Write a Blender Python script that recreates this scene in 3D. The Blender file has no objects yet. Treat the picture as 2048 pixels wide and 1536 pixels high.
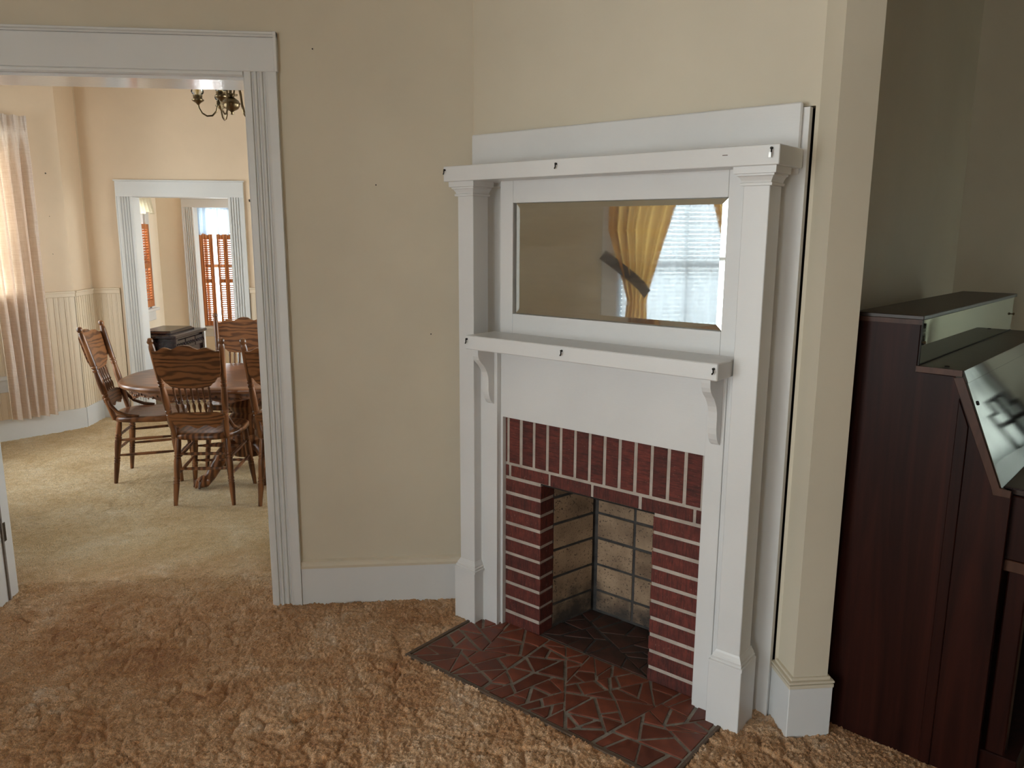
import bpy, bmesh, math, random
import numpy as np
from mathutils import Vector, Matrix

# ------------------------------------------------------------------ camera, world, light, exposure
K = 1.0617                       # modelling units (camera height 1.62) to metres
SC = bpy.context.scene
COL = SC.collection
S2 = math.sqrt(.5)
PI = math.pi

def cam_axes(yaw, p, r):
    f = Vector((math.sin(yaw)*math.cos(p), math.cos(yaw)*math.cos(p), -math.sin(p)))
    rt = Vector((math.cos(yaw), -math.sin(yaw), 0)); up = rt.cross(f)
    return math.cos(r)*rt + math.sin(r)*up, -math.sin(r)*rt + math.cos(r)*up, f

cd = bpy.data.cameras.new('camera'); cam = bpy.data.objects.new('camera', cd); COL.objects.link(cam)
_r, _u, _f = cam_axes(math.radians(5.646), math.radians(10.874), math.radians(.2727))
cam.matrix_world = Matrix(((_r.x, _u.x, -_f.x, 0), (_r.y, _u.y, -_f.y, 0), (_r.z, _u.z, -_f.z, 1.62*K), (0, 0, 0, 1)))
cd.sensor_fit = 'HORIZONTAL'; cd.sensor_width = 36; cd.lens = 36*1562.5/2048
cd.clip_start = .05; cd.clip_end = 100
SC.camera = cam

W = bpy.data.worlds.new('sky'); SC.world = W; W.use_nodes = True
nt = W.node_tree; nt.nodes.clear()
_o = nt.nodes.new('ShaderNodeOutputWorld'); _b = nt.nodes.new('ShaderNodeBackground')
_t = nt.nodes.new('ShaderNodeTexCoord'); _s = nt.nodes.new('ShaderNodeSeparateXYZ'); _c = nt.nodes.new('ShaderNodeValToRGB')
nt.links.new(_t.outputs['Generated'], _s.inputs[0]); nt.links.new(_s.outputs['Z'], _c.inputs[0])
_c.color_ramp.elements[0].position = 0.0; _c.color_ramp.elements[0].color = (.78, .78, .79, 1)
_c.color_ramp.elements[1].position = .35; _c.color_ramp.elements[1].color = (.92, .95, 1.0, 1)
nt.links.new(_c.outputs[0], _b.inputs[0]); nt.links.new(_b.outputs[0], _o.inputs[0])
_b.inputs[1].default_value = 14.0

SC.view_settings.view_transform = 'Standard'; SC.view_settings.look = 'None'
SC.view_settings.exposure = 0.06; SC.view_settings.gamma = 1.0
SC.view_settings.use_curve_mapping = False
SC.cycles.max_bounces = 14; SC.cycles.diffuse_bounces = 7; SC.cycles.glossy_bounces = 6
SC.cycles.transmission_bounces = 8; SC.cycles.transparent_max_bounces = 24
SC.cycles.use_denoising = True
SC.cycles.caustics_reflective = False; SC.cycles.caustics_refractive = False

def portal(cx, cy, cz, w, h, nx, ny):
    """daylight opening of a window: guides sampling of the sky through the pane"""
    d = bpy.data.lights.new('window_daylight', 'AREA'); d.shape = 'RECTANGLE'; d.size = w*K; d.size_y = h*K
    d.cycles.is_portal = True
    o = bpy.data.objects.new('window_daylight', d); COL.objects.link(o)
    z = Vector((-nx, -ny, 0)).normalized(); y = Vector((0, 0, 1)); x = y.cross(z)
    o.matrix_world = Matrix(((x.x, y.x, z.x, cx*K), (x.y, y.y, z.y, cy*K), (x.z, y.z, z.z, cz*K), (0, 0, 0, 1)))
# lights face into the room (normal nx, ny)
portal(-3.30, 1.18, 1.37, 1.24, 1.66, 1, 0)          # living room, window seen in the mirror
portal(-3.30, -.75, 1.40, 2.00, 1.86, 1, 0)         # living room, unseen side window added for light from the left
portal(-2.53, -2.60, 1.40, 1.04, 1.86, 0, 1)         # living room, unseen front window added for frontal light
portal(4.36, 3.135, 1.25, .78, .90, -1, 0)            # piano room window
portal(-3.47, 6.37, 1.42, .62, 1.83, S2, -S2)        # bay, visible side
portal(-3.92, 5.42, 1.42, .72, 1.83, 1, 0)           # bay, middle
portal(-3.47, 4.47, 1.42, .62, 1.83, S2, S2)         # bay, near side
portal(-3.10, 8.02, 1.33, .90, 1.06, 1, 0)           # kitchen window
portal(-2.637, 10.12, 1.215, .40, 1.47, 0, -1)         # back porch window
portal(.42, 5.35, 1.45, 1.90, 1.80, -1, 0)           # dining room, unseen side window added to brighten it
portal(.22, 9.45, 1.40, .85, 1.60, -1, 0)             # porch, unseen side window added for more light
portal(.22, 7.98, 1.45, 1.20, 2.10, -1, 0)           # kitchen, unseen side window added to lift its light

# ------------------------------------------------------------------ mesh helpers
class MB:
    def __init__(s, off=(0, 0, 0)):
        s.v = []; s.f = []; s.off = off
    def add(s, vs, fs):
        n = len(s.v); o = s.off
        s.v += [(x+o[0], y+o[1], z+o[2]) for x, y, z in vs]
        s.f += [tuple(i+n for i in f) for f in fs]
        return s
    def box(s, x0, x1, y0, y1, z0, z1):
        return s.add([(x0,y0,z0),(x1,y0,z0),(x1,y1,z0),(x0,y1,z0),(x0,y0,z1),(x1,y0,z1),(x1,y1,z1),(x0,y1,z1)],
                     [(0,3,2,1),(4,5,6,7),(0,1,5,4),(1,2,6,5),(2,3,7,6),(3,0,4,7)])
    def prism(s, prof, w0, w1, fr):
        """closed 2D profile, swept from w0 to w1; fr(u, v, w) -> xyz"""
        n = len(prof)
        vs = [fr(u, v, w0) for u, v in prof] + [fr(u, v, w1) for u, v in prof]
        fs = [tuple(range(n))[::-1], tuple(range(n, 2*n))] + [(i, (i+1) % n, (i+1) % n+n, i+n) for i in range(n)]
        return s.add(vs, fs)
    def rings(s, rs, cap=True):
        n = len(rs[0]); vs = [p for r in rs for p in r]; fs = []
        for k in range(len(rs)-1):
            a = k*n; b = a+n
            fs += [(a+i, a+(i+1) % n, b+(i+1) % n, b+i) for i in range(n)]
        if cap:
            fs += [tuple(range(n))[::-1], tuple(range((len(rs)-1)*n, len(rs)*n))]
        return s.add(vs, fs)
    def tube(s, path, rad, n=8, cap=True):
        P = [Vector(p) for p in path]; m = len(P)
        R = rad if hasattr(rad, '__len__') else [rad]*m
        rs = []; prev = None
        for i in range(m):
            t = (P[min(i+1, m-1)]-P[max(i-1, 0)]).normalized()
            if prev is None:
                a = Vector((0, 0, 1)) if abs(t.z) < .9 else Vector((1, 0, 0))
                prev = (a - t*a.dot(t)).normalized()
            else:
                prev = (prev - t*prev.dot(t)).normalized()
            b = t.cross(prev)
            rs.append([tuple(P[i]+R[i]*(math.cos(2*PI*k/n)*prev+math.sin(2*PI*k/n)*b)) for k in range(n)])
        return s.rings(rs, cap)
    def turned(s, a, b, prof, n=12):
        """turned spindle from a to b: prof = [(t, radius)]"""
        a = Vector(a); b = Vector(b)
        return s.tube([tuple(a+(b-a)*t) for t, r in prof], [r for t, r in prof], n)
    def lathe(s, cx, cy, prof, n=20):
        return s.rings([[(cx+r*math.cos(2*PI*k/n), cy+r*math.sin(2*PI*k/n), z) for k in range(n)] for r, z in prof])

def build(name, mb, mat, parent=None, loc=(0, 0, 0), rz=0, bevel=0, smooth=False, seg=1):
    me = bpy.data.meshes.new(name)
    me.from_pydata([(x*K, y*K, z*K) for x, y, z in mb.v], [], mb.f)
    bm = bmesh.new(); bm.from_mesh(me)
    bmesh.ops.recalc_face_normals(bm, faces=bm.faces)
    if bevel:
        es = [e for e in bm.edges if len(e.link_faces) == 2 and e.calc_face_angle(0) > .5]
        bmesh.ops.bevel(bm, geom=es, offset=bevel*K, segments=seg, profile=.5, affect='EDGES', clamp_overlap=True)
    if smooth:
        for e in bm.edges:
            if len(e.link_faces) == 2 and e.calc_face_angle(0) > .7: e.smooth = False
        for f in bm.faces: f.smooth = True
    bm.to_mesh(me); bm.free()
    me.materials.append(mat)
    return link(name, me, parent, loc, rz)

def link(name, me, parent=None, loc=(0, 0, 0), rz=0):
    o = bpy.data.objects.new(name, me); COL.objects.link(o)
    o.location = [c*K for c in loc]; o.rotation_euler = (0, 0, rz)
    if parent: o.parent = parent
    return o
def tag(o, label=None, cat=None, group=None, kind=None):
    if label: o['label'] = label
    if cat: o['category'] = cat
    if group: o['group'] = group
    if kind: o['kind'] = kind
    return o
def thing(name, loc, rz=0, label=None, cat=None, group=None, kind=None):
    return tag(link(name, None, None, loc, rz), label, cat, group, kind)
def dup(root, loc, rz, label):
    r = root.copy(); COL.objects.link(r); r.location = [c*K for c in loc]; r.rotation_euler = (0, 0, rz); r['label'] = label
    for ch in root.children:
        c = ch.copy(); COL.objects.link(c); c.parent = r
        for g in ch.children:
            d = g.copy(); COL.objects.link(d); d.parent = c
    return r
def struct(name, mb, mat, **k):
    return tag(build(name, mb, mat, **k), kind='structure')
def sb(s, c):                    # fireplace coordinates (along, into wall) to room coordinates
    return ((s+c)*S2, (c-s)*S2)

# ------------------------------------------------------------------ materials
def lin(r, g, b):
    f = lambda c: (c/255/12.92) if c/255 <= .04045 else ((c/255+.055)/1.055)**2.4
    return (f(r), f(g), f(b), 1)
class NT:
    def __init__(s, name):
        s.m = bpy.data.materials.new(name); s.m.use_nodes = True; s.t = s.m.node_tree
        s.b = s.t.nodes['Principled BSDF']; s.out = s.t.nodes['Material Output']
    def n(s, kind, **k):
        x = s.t.nodes.new('ShaderNode'+kind)
        for a, v in k.items():
            if hasattr(x, a): setattr(x, a, v)
            else: x.inputs[a.replace('_', ' ')].default_value = v
        return x
    def l(s, a, b): s.t.links.new(a, b)
    def coords(s, scale=(1, 1, 1), src='Object', rot=(0, 0, 0)):
        tc = s.n('TexCoord'); mp = s.n('Mapping'); s.l(tc.outputs[src], mp.inputs[0])
        mp.inputs['Scale'].default_value = scale; mp.inputs['Rotation'].default_value = rot
        return mp.outputs[0]
    def noise(s, vec, scale, detail=4, rough=.55, dist=0):
        x = s.n('TexNoise'); s.l(vec, x.inputs['Vector']); x.inputs['Scale'].default_value = scale
        x.inputs['Detail'].default_value = detail; x.inputs['Roughness'].default_value = rough; x.inputs['Distortion'].default_value = dist
        return x.outputs[0]
    def ramp(s, fac, stops):
        x = s.n('ValToRGB'); s.l(fac, x.inputs[0]); e = x.color_ramp.elements
        while len(e) < len(stops): e.new(.5)
        for el, (p, c) in zip(e, stops): el.position = p; el.color = c if len(c) == 4 else (*c, 1)
        return x.outputs[0]
    def mix(s, fac, a, b, mode='MIX'):
        x = s.n('Mix', data_type='RGBA', blend_type=mode)
        for v, i in ((fac, 0), (a, 6), (b, 7)):
            if hasattr(v, 'links'): s.l(v, x.inputs[i])
            else: x.inputs[i].default_value = v
        return x.outputs[2]
    def bump(s, h, strength=.3, dist=.002):
        x = s.n('Bump'); s.l(h, x.inputs['Height']); x.inputs['Strength'].default_value = strength; x.inputs['Distance'].default_value = dist
        s.l(x.outputs[0], s.b.inputs['Normal']); return x
    def set(s, col=None, rough=None, spec=None, metal=None):
        for v, k in ((col, 'Base Color'), (rough, 'Roughness'), (spec, 'Specular IOR Level'), (metal, 'Metallic')):
            if v is None: continue
            if hasattr(v, 'links'): s.l(v, s.b.inputs[k])
            else: s.b.inputs[k].default_value = v
        return s.m
def g(v): return (v, v, v, 1)

def paint(name, c, rough=.5, var=.06, scale=1.3, brush=None, bs=.12):
    t = NT(name); v = t.coords()
    n = t.noise(v, scale, 5)
    d = tuple(x*(1-var*2.2) for x in c[:3])+(1,)
    col = t.ramp(n, [(.3, d), (.65, c)])
    h = t.noise(t.coords(brush) if brush else v, 90 if not brush else 1, 3)
    t.bump(h, bs, .0012)
    return t.set(col, rough)
M = {}
M['cream'] = paint('cream_wall_paint', (.62, .56, .445, 1), .62, .05)
M['cream_trim'] = paint('cream_trim_paint', (.66, .595, .475, 1), .45, .05)
M['dining'] = paint('dining_wall_paint', (.78, .625, .46, 1), .6, .05)  # cream paint turned peach; the warm daylight is put into the colour
M['dining_trim'] = paint('dining_trim_paint', (.77, .65, .50, 1), .45, .05)
M['kitchen'] = paint('kitchen_wall_paint', (.84, .74, .60, 1), .45, .04)  # lighter paint makes up for missing kitchen light; brightness put into the colour
M['white'] = paint('white_gloss_paint', (.68, .68, .68, 1), .32, .04, 2.0, (30, 30, 260), .22)
M['white_h'] = paint('white_gloss_paint_brushed_along', (.68, .68, .68, 1), .30, .04, 2.0, (25, 260, 260), .22)
M['white2'] = paint('white_casing_paint', (.68, .69, .695, 1), .35, .03, 2.0, (60, 60, 5), .1)
M['soffit'] = paint('white_glossy_soffit_paint', (.76, .76, .77, 1), .12, .03, 2.0, (40, 40, 40), .4)
M['ceiling'] = paint('ceiling_paint', (.75, .73, .68, 1), .7, .03)

def wood(name, dark, light, scale=6, stretch=(1, 1, .12), rough=.35, bumpy=.1, contrast=(.35, .7), rings=True, bd='X', spec=.5, wd=9):
    t = NT(name); v = t.coords(stretch)
    n = t.noise(v, scale, 6, .6, 1.2)
    w = t.n('TexWave', wave_type='BANDS', bands_direction=bd); t.l(v, w.inputs[0])
    w.inputs['Scale'].default_value = scale*.9; w.inputs['Distortion'].default_value = wd; w.inputs['Detail'].default_value = 3; w.inputs['Detail Scale'].default_value = .8
    f = t.mix(.55, n, w.outputs[1]) if rings else n
    oi = t.n('ObjectInfo')
    col = t.ramp(f, [(contrast[0], dark), (contrast[1], light)])
    hsv = t.n('HueSaturation'); t.l(col, hsv.inputs['Color'])
    mr = t.n('MapRange'); t.l(oi.outputs['Random'], mr.inputs[0]); mr.inputs[3].default_value = .9; mr.inputs[4].default_value = 1.1
    t.l(mr.outputs[0], hsv.inputs['Value'])
    t.bump(f, bumpy, .0015)
    return t.set(hsv.outputs[0], rough, spec)
M['oak'] = wood('oak_wood', (.085, .031, .012, 1), (.26, .108, .042, 1), 9, (1, 1, .15), .30)
M['oak_x'] = wood('oak_wood_flat_grain', (.095, .035, .013, 1), (.27, .112, .042, 1), 11, (.35, 1, 1), .32, .1, (.22, .55), True, 'Z', wd=16)
M['oak_top'] = wood('oak_table_top', (.14, .06, .03, 1), (.26, .115, .055, 1), 7, (.15, 1, 1), .28)
M['mahogany'] = wood('piano_mahogany', (.009, .0023, .0016, 1), (.034, .0084, .0053, 1), 16, (1, 1, .05), .40, .12, (.3, .75), False, spec=.12)
M['mahogany_edge'] = wood('piano_edge_veneer', (.034, .013, .0075, 1), (.085, .035, .019, 1), 14, (1, 1, .2), .4, .1, (.3, .75), False, spec=.2)
M['piano_top'] = wood('piano_top_veneer', (.018, .010, .0065, 1), (.042, .025, .016, 1), 14, (.1, 1, 1), .36, .1, (.3, .75), False, spec=.3)
M['black_wood'] = wood('black_stained_wood', (.010, .006, .007, 1), (.035, .020, .022, 1), 14, (1, .1, 1), .22, .15, (.3, .75), False)
M['shutter'] = wood('orange_pine', (.34, .105, .030, 1), (.60, .22, .07, 1), 9, (1, 1, .15), .4)

def mk_fallboard():
    t = NT('piano_polished_fallboard'); v = t.coords((6, 60, 60))
    n = t.noise(v, 2, 5); t.bump(n, .05, .0004)
    r = t.ramp(t.noise(t.coords(), 5, 4), [(.3, g(.035)), (.7, g(.075))])
    return t.set((.010, .008, .006, 1), r, .9)
M['fallboard'] = mk_fallboard()

def mk_brick(name='red_combed_brick', comb=(170, 170, 16)):
    t = NT(name); v = t.coords((1, 1, 1))
    oi = t.n('ObjectInfo'); va = t.n('VectorMath', operation='ADD'); t.l(v, va.inputs[0]); t.l(oi.outputs['Random'], va.inputs[1])
    v = va.outputs[0]
    n = t.noise(v, 30, 5)
    mp = t.n('Mapping'); t.l(v, mp.inputs[0]); mp.inputs['Scale'].default_value = comb
    st = t.noise(mp.outputs[0], 1, 4, .7)
    m2 = t.n('Mapping'); t.l(v, m2.inputs[0]); m2.inputs['Scale'].default_value = tuple(max(60, c_*1.2) for c_ in comb)
    sp = t.noise(m2.outputs[0], 1, 3, .8)
    c = t.ramp(n, [(.3, (.080, .0150, .0105, 1)), (.7, (.150, .0290, .0195, 1))])
    c = t.mix(t.ramp(st, [(.44, g(0)), (.66, g(.75))]), c, (.025, .007, .006, 1))
    c = t.mix(t.ramp(sp, [(.64, g(0)), (.74, g(.6))]), c, (.40, .27, .22, 1))
    hsv = t.n('HueSaturation'); t.l(c, hsv.inputs['Color'])
    mr = t.n('MapRange'); t.l(oi.outputs['Random'], mr.inputs[0]); mr.inputs[3].default_value = .8; mr.inputs[4].default_value = 1.2
    t.l(mr.outputs[0], hsv.inputs['Value'])
    t.bump(st, .55, .003)
    return t.set(hsv.outputs[0], .8)
M['brick'] = mk_brick()
M['soldier'] = mk_brick('red_combed_soldier_brick', (16, 170, 170))
def mk_speck(name, c0, c1, sc, speck, srange, bs=.4, rough=.85, darkened=False):
    t = NT(name); v = t.coords(); oi = t.n('ObjectInfo'); va = t.n('VectorMath', operation='ADD'); t.l(v, va.inputs[0]); t.l(oi.outputs['Random'], va.inputs[1]); v = va.outputs[0]
    n = t.noise(v, sc, 6); s_ = t.noise(v, 110, 3, .7)
    c = t.ramp(n, [(.3, c0), (.7, c1)])
    c = t.mix(t.ramp(s_, [(srange[0], g(0)), (srange[1], g(1))]), c, speck)
    if darkened:  # darkens towards the floor, broken up by noise
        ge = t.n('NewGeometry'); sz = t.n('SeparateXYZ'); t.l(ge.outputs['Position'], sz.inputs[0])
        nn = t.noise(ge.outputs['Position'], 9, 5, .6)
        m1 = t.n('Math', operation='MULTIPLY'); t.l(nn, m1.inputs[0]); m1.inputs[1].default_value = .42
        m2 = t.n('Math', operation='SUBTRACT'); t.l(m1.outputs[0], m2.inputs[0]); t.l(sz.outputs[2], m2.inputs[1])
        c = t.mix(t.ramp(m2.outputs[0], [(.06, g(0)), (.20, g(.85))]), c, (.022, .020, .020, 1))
    t.bump(s_, bs, .002); return t.set(c, rough)
M['mortar'] = mk_speck('pale_mortar', (.33, .28, .24, 1), (.47, .41, .36, 1), 14, (.26, .14, .12, 1), (.62, .8))
M['dark_mortar'] = mk_speck('sooty_firebox_mortar', (.022, .020, .020, 1), (.075, .068, .064, 1), 14, (.02, .02, .02, 1), (.6, .8))
M['firebrick'] = mk_speck('buff_firebrick', (.17, .11, .068, 1), (.42, .295, .19, 1), 7, (.03, .02, .016, 1), (.58, .66), darkened=True)
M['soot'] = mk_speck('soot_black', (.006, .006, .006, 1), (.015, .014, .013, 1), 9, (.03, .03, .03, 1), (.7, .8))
M['grout'] = mk_speck('grey_hearth_grout', (.15, .13, .105, 1), (.28, .25, .21, 1), 22, (.06, .05, .04, 1), (.58, .72))
def mk_tile():
    t = NT('terracotta_quarry_tile'); v = t.coords(); oi = t.n('ObjectInfo')
    n = t.noise(v, 18, 6)
    c = t.ramp(n, [(.3, (.105, .0285, .017, 1)), (.7, (.20, .055, .030, 1))])
    hsv = t.n('HueSaturation'); t.l(c, hsv.inputs['Color'])
    mr = t.n('MapRange'); t.l(oi.outputs['Random'], mr.inputs[0]); mr.inputs[3].default_value = .7; mr.inputs[4].default_value = 1.2
    t.l(mr.outputs[0], hsv.inputs['Value']); t.bump(n, .15, .002)
    return t.set(hsv.outputs[0], t.ramp(n, [(.3, g(.38)), (.7, g(.6))]), .4)
M['tile'] = mk_tile()
def mk_sooty_tile():
    t = NT('soot_stained_tile'); n = t.noise(t.coords(), 12, 6)
    return t.set(t.ramp(n, [(.3, (.018, .010, .008, 1)), (.7, (.075, .028, .019, 1))]), .6)
M['tile_soot'] = mk_sooty_tile()

def mk_carpet(name, cA, cB, y0, y1):
    """sculpted pile carpet; the paler dining room carpet meets the tan one around y0..y1"""
    t = NT(name); v = t.coords()
    big = t.noise(v, 3.0, 5, .6, .6); mid = t.noise(v, 19, 5, .62)
    f = t.mix(.42, big, mid)
    st = (.33, .45, .56, .68)
    a = t.ramp(f, list(zip(st, cA))); b = t.ramp(f, list(zip(st, cB)))
    sx = t.n('SeparateXYZ'); t.l(v, sx.inputs[0])
    ad = t.n('Math', operation='ADD'); t.l(sx.outputs[1], ad.inputs[0])
    nz = t.n('Math', operation='MULTIPLY'); t.l(t.noise(v, 7, 4), nz.inputs[0]); nz.inputs[1].default_value = .5; t.l(nz.outputs[0], ad.inputs[1])
    mr = t.n('MapRange', interpolation_type='SMOOTHSTEP'); t.l(ad.outputs[0], mr.inputs[0]); mr.inputs[1].default_value = y0+.25; mr.inputs[2].default_value = y1+.25
    c = t.mix(mr.outputs[0], a, b)  # blend to the paler tone: different wear and light put into the colour
    tf = t.noise(v, 190, 3, .75, .4)
    c = t.mix(.75, c, t.ramp(tf, [(.30, g(.42)), (.64, g(1.45))]), 'MULTIPLY')
    t.bump(tf, 1.0, .009)
    m = t.set(c, .95, .1)
    t.b.inputs['Sheen Weight'].default_value = .2; t.b.inputs['Sheen Roughness'].default_value = .6
    return m
M['carpet'] = mk_carpet('tan_sculpted_carpet', [(.46, .205, .078, 1), (.62, .33, .15, 1), (.75, .47, .265, 1), (.88, .68, .51, 1)], [(.56, .36, .155, 1), (.66, .465, .235, 1), (.74, .56, .325, 1), (.82, .67, .46, 1)], 3.2*K, 4.1*K)
M['carpet2'] = M['carpet']

def mk_fabric(name, c0, c1, transl, sc=420, alpha=0., slub=(8, 8, 300), mixf=.5, tm=.5):
    t = NT(name); v = t.coords()
    th = t.noise(t.coords(slub), 1, 3, .7); tw = t.noise(t.coords((slub[2], slub[2], 10)), 1, 2)
    f = t.mix(.4, th, tw)
    c = t.ramp(f, [(.35, c0), (.65, c1)])
    t.set(c, .9, .1)
    tr = t.n('BsdfTranslucent'); t.l(t.mix(tm, c, transl, 'MIX'), tr.inputs[0])
    mx = t.n('MixShader'); mx.inputs[0].default_value = mixf
    t.l(t.b.outputs[0], mx.inputs[1]); t.l(tr.outputs[0], mx.inputs[2]); last = mx.outputs[0]
    if alpha:
        tp = t.n('BsdfTransparent'); m2 = t.n('MixShader'); m2.inputs[0].default_value = alpha
        t.l(last, m2.inputs[1]); t.l(tp.outputs[0], m2.inputs[2]); last = m2.outputs[0]
    t.l(last, t.out.inputs[0]); return t.m
M['linen'] = mk_fabric('oatmeal_linen', (.70, .62, .56, 1), (.95, .90, .86, 1), (.88, .55, .22, 1), mixf=.3)
M['gold_drape'] = mk_fabric('gold_brown_drape', (.16, .10, .06, 1), (.26, .165, .09, 1), (1.0, .58, .16, 1), mixf=.62, tm=.85)
M['tieback'] = mk_fabric('dark_tieback_cloth', (.10, .08, .07, 1), (.16, .13, .115, 1), (.05, .03, .02, 1))
M['sheer'] = mk_fabric('white_sheer', (.80, .82, .84, 1), (.92, .93, .95, 1), (.95, .97, 1, 1), alpha=.35)
M['shade'] = mk_fabric('cream_drawn_curtain', (.50, .53, .47, 1), (.58, .61, .54, 1), (.56, .63, .56, 1))
M['valance_blue'] = mk_fabric('pale_blue_valance', (.50, .62, .74, 1), (.70, .80, .90, 1), (.60, .76, .95, 1), alpha=.05)
def mk_floral():
    m = mk_fabric('floral_valance', (.70, .66, .55, 1), (.88, .84, .74, 1), (.9, .8, .45, 1)); return m
M['valance_floral'] = mk_floral()
M['blind'] = mk_fabric('white_blind_slat', (.42, .47, .52, 1), (.46, .51, .56, 1), (.40, .46, .52, 1), mixf=.4)

def mk_glass():
    t = NT('window_glass'); tp = t.n('BsdfTransparent'); gl = t.n('BsdfGlossy'); gl.inputs['Roughness'].default_value = .02
    fr = t.n('LayerWeight'); fr.inputs[0].default_value = .22; mx = t.n('MixShader')
    tp.inputs[0].default_value = (.95, .98, .97, 1)
    t.l(fr.outputs[0], mx.inputs[0]); t.l(tp.outputs[0], mx.inputs[1]); t.l(gl.outputs[0], mx.inputs[2]); t.l(mx.outputs[0], t.out.inputs[0]); return t.m
M['glass'] = mk_glass()
def mk_mirror(name, col, dirt, dust=.09):
    t = NT(name); v = t.coords()
    s_ = t.noise(t.coords((3, 3, 60)), 1, 4, .6); sp = t.noise(v, 70, 3, .7)
    base = t.mix(t.ramp(sp, [(.72, g(0)), (.78, g(.6))]), col, (.12, .12, .11, 1))
    t.set(base, t.ramp(s_, [(.4, g(.015)), (.75, g(dirt))]), metal=1.0)
    df = t.n('BsdfDiffuse'); df.inputs[0].default_value = (.55, .54, .48, 1)
    mx = t.n('MixShader'); t.l(t.ramp(t.noise(t.coords((2, 2, 14)), 1, 6, .65), [(.3, g(dust*.4)), (.7, g(dust*1.6))]), mx.inputs[0])
    t.l(t.b.outputs[0], mx.inputs[1]); t.l(df.outputs[0], mx.inputs[2]); t.l(mx.outputs[0], t.out.inputs[0])
    return t.m
M['mirror'] = mk_mirror('aged_mirror_glass', (.74, .77, .75, 1), .05)
M['piano_mirror'] = mk_mirror('greenish_mirror_glass', (.62, .70, .64, 1), .05, .04)
def simple(name, c, rough=.4, metal=0., spec=.5):
    t = NT(name); n = t.noise(t.coords(), 60, 3); t.bump(n, .08, .0006)
    d = tuple(x*.8 for x in c[:3])+(1,)
    return t.set(t.ramp(n, [(.3, d), (.7, c)]), rough, spec, metal)
M['black_metal'] = simple('blackened_metal', (.03, .028, .026, 1), .35, .8)
M['steel'] = simple('bright_worn_metal', (.55, .54, .52, 1), .3, 1.)
M['brass'] = simple('antique_brass', (.20, .15, .085, 1), .30, 1.)
M['hinge'] = simple('dark_bronze_hinge', (.07, .055, .04, 1), .4, .9)
M['lintel'] = simple('dark_lintel_iron', (.02, .016, .014, 1), .6, .5)
M['gap'] = simple('grey_brown_worn_edge', (.20, .17, .145, 1), .6)
M['wood_strip'] = simple('brown_hearth_edging', (.11, .07, .045, 1), .6)
M['bulb'] = simple('amber_candle_bulb', (.75, .50, .20, 1), .15)
M['slab'] = simple('subfloor', (.2, .15, .1, 1), .8)

# ------------------------------------------------------------------ room shell
def wall(name, p0, p1, th, z1, mat, holes=(), z0=-.05):
    """wall running p0 -> p1, th > 0 thickens to the left of that direction; holes = (u0, u1, za, zb)"""
    d = Vector((p1[0]-p0[0], p1[1]-p0[1])); L = d.length
    mb = MB(); y0, y1 = min(0, th), max(0, th)
    us = sorted({0, L, *[h[0] for h in holes], *[h[1] for h in holes]})
    for a, b in zip(us, us[1:]):
        hs = sorted((h[2], h[3]) for h in holes if h[0] <= a+1e-6 and h[1] >= b-1e-6)
        z = z0
        for ha, hb in hs:
            if ha > z+1e-4: mb.box(a, b, y0, y1, z, ha)
            z = max(z, hb)
        if z < z1: mb.box(a, b, y0, y1, z, z1)
    return struct(name, mb, mat, loc=(p0[0], p0[1], 0), rz=math.atan2(d.y, d.x))
CE = 3.0
AY = 3.318                       # surface of the wall with the cased opening
CB = 2.461                       # fireplace wall plane
# living room
struct('floor', MB().box(-4.2, 4.5, -2.75, 10.4, -.12, -.02), M['slab'])
struct('ceiling', MB().box(-4.2, 4.6, -2.75, 10.4, CE, CE+.1), M['ceiling'])
wA = wall('wall_back', (-3.2, AY), (.166, AY), .215, CE, M['cream'], [(1.27, 2.48, -.06, 2.225)])
wall('wall_left', (-3.2, AY), (-3.2, -2.5), -.12, CE, M['cream'], [(AY-1.80, AY-.56, .54, 2.20), (AY-.25, AY+1.75, .47, 2.33)])
wall('wall_front', (-3.2, -2.5), (4.25, -2.5), -.12, CE, M['cream'], [(.15, 1.19, .47, 2.33)])
# fireplace wall with the firebox opening and the open crack beside the mantel
mb = MB()
x0 = -2.226; xr = -.838
mb.box(x0, xr, 0, .05, 2.0, CE); mb.box(x0, -1.93, 0, .05, -.05, 2.0); mb.box(-1.93, -1.13, 0, .05, .95, 2.0)
mb.box(-1.13, -.900, 0, .05, -.05, 2.0); mb.box(-.852, xr, 0, .05, -.05, 2.0)
struct('wall_fireplace', mb, M['cream'], loc=(*sb(0, CB), 0), rz=-PI/4)
struct('wall_crack_back', MB().box(-.92, -.83, .05, .06, -.05, 2.05), M['soot'], loc=(*sb(0, CB), 0), rz=-PI/4)  # near-black sheet: the shade inside the crack is put into the colour
# pier between the fireplace and the piano alcove
struct('wall_pier', MB().box(1.146, 1.262, 2.22, 2.36, -.05, CE), M['cream'])
wall('wall_divider', (1.262, .60), (1.262, -2.5), -.116, CE, M['cream'])  # unseen wall, added to keep the piano alcove dark
# piano room
wall('wall_chimney', (1.240, 2.313), (2.48, 3.553), .05, CE, M['cream'])
wall('wall_alcove', (2.46, 3.553), (4.35, 3.553), .1, CE, M['cream'])
wall('wall_right', (4.25, 3.65), (4.25, -2.5), .12, CE, M['cream'], [(.13, .90, .80, 1.70)])
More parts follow.
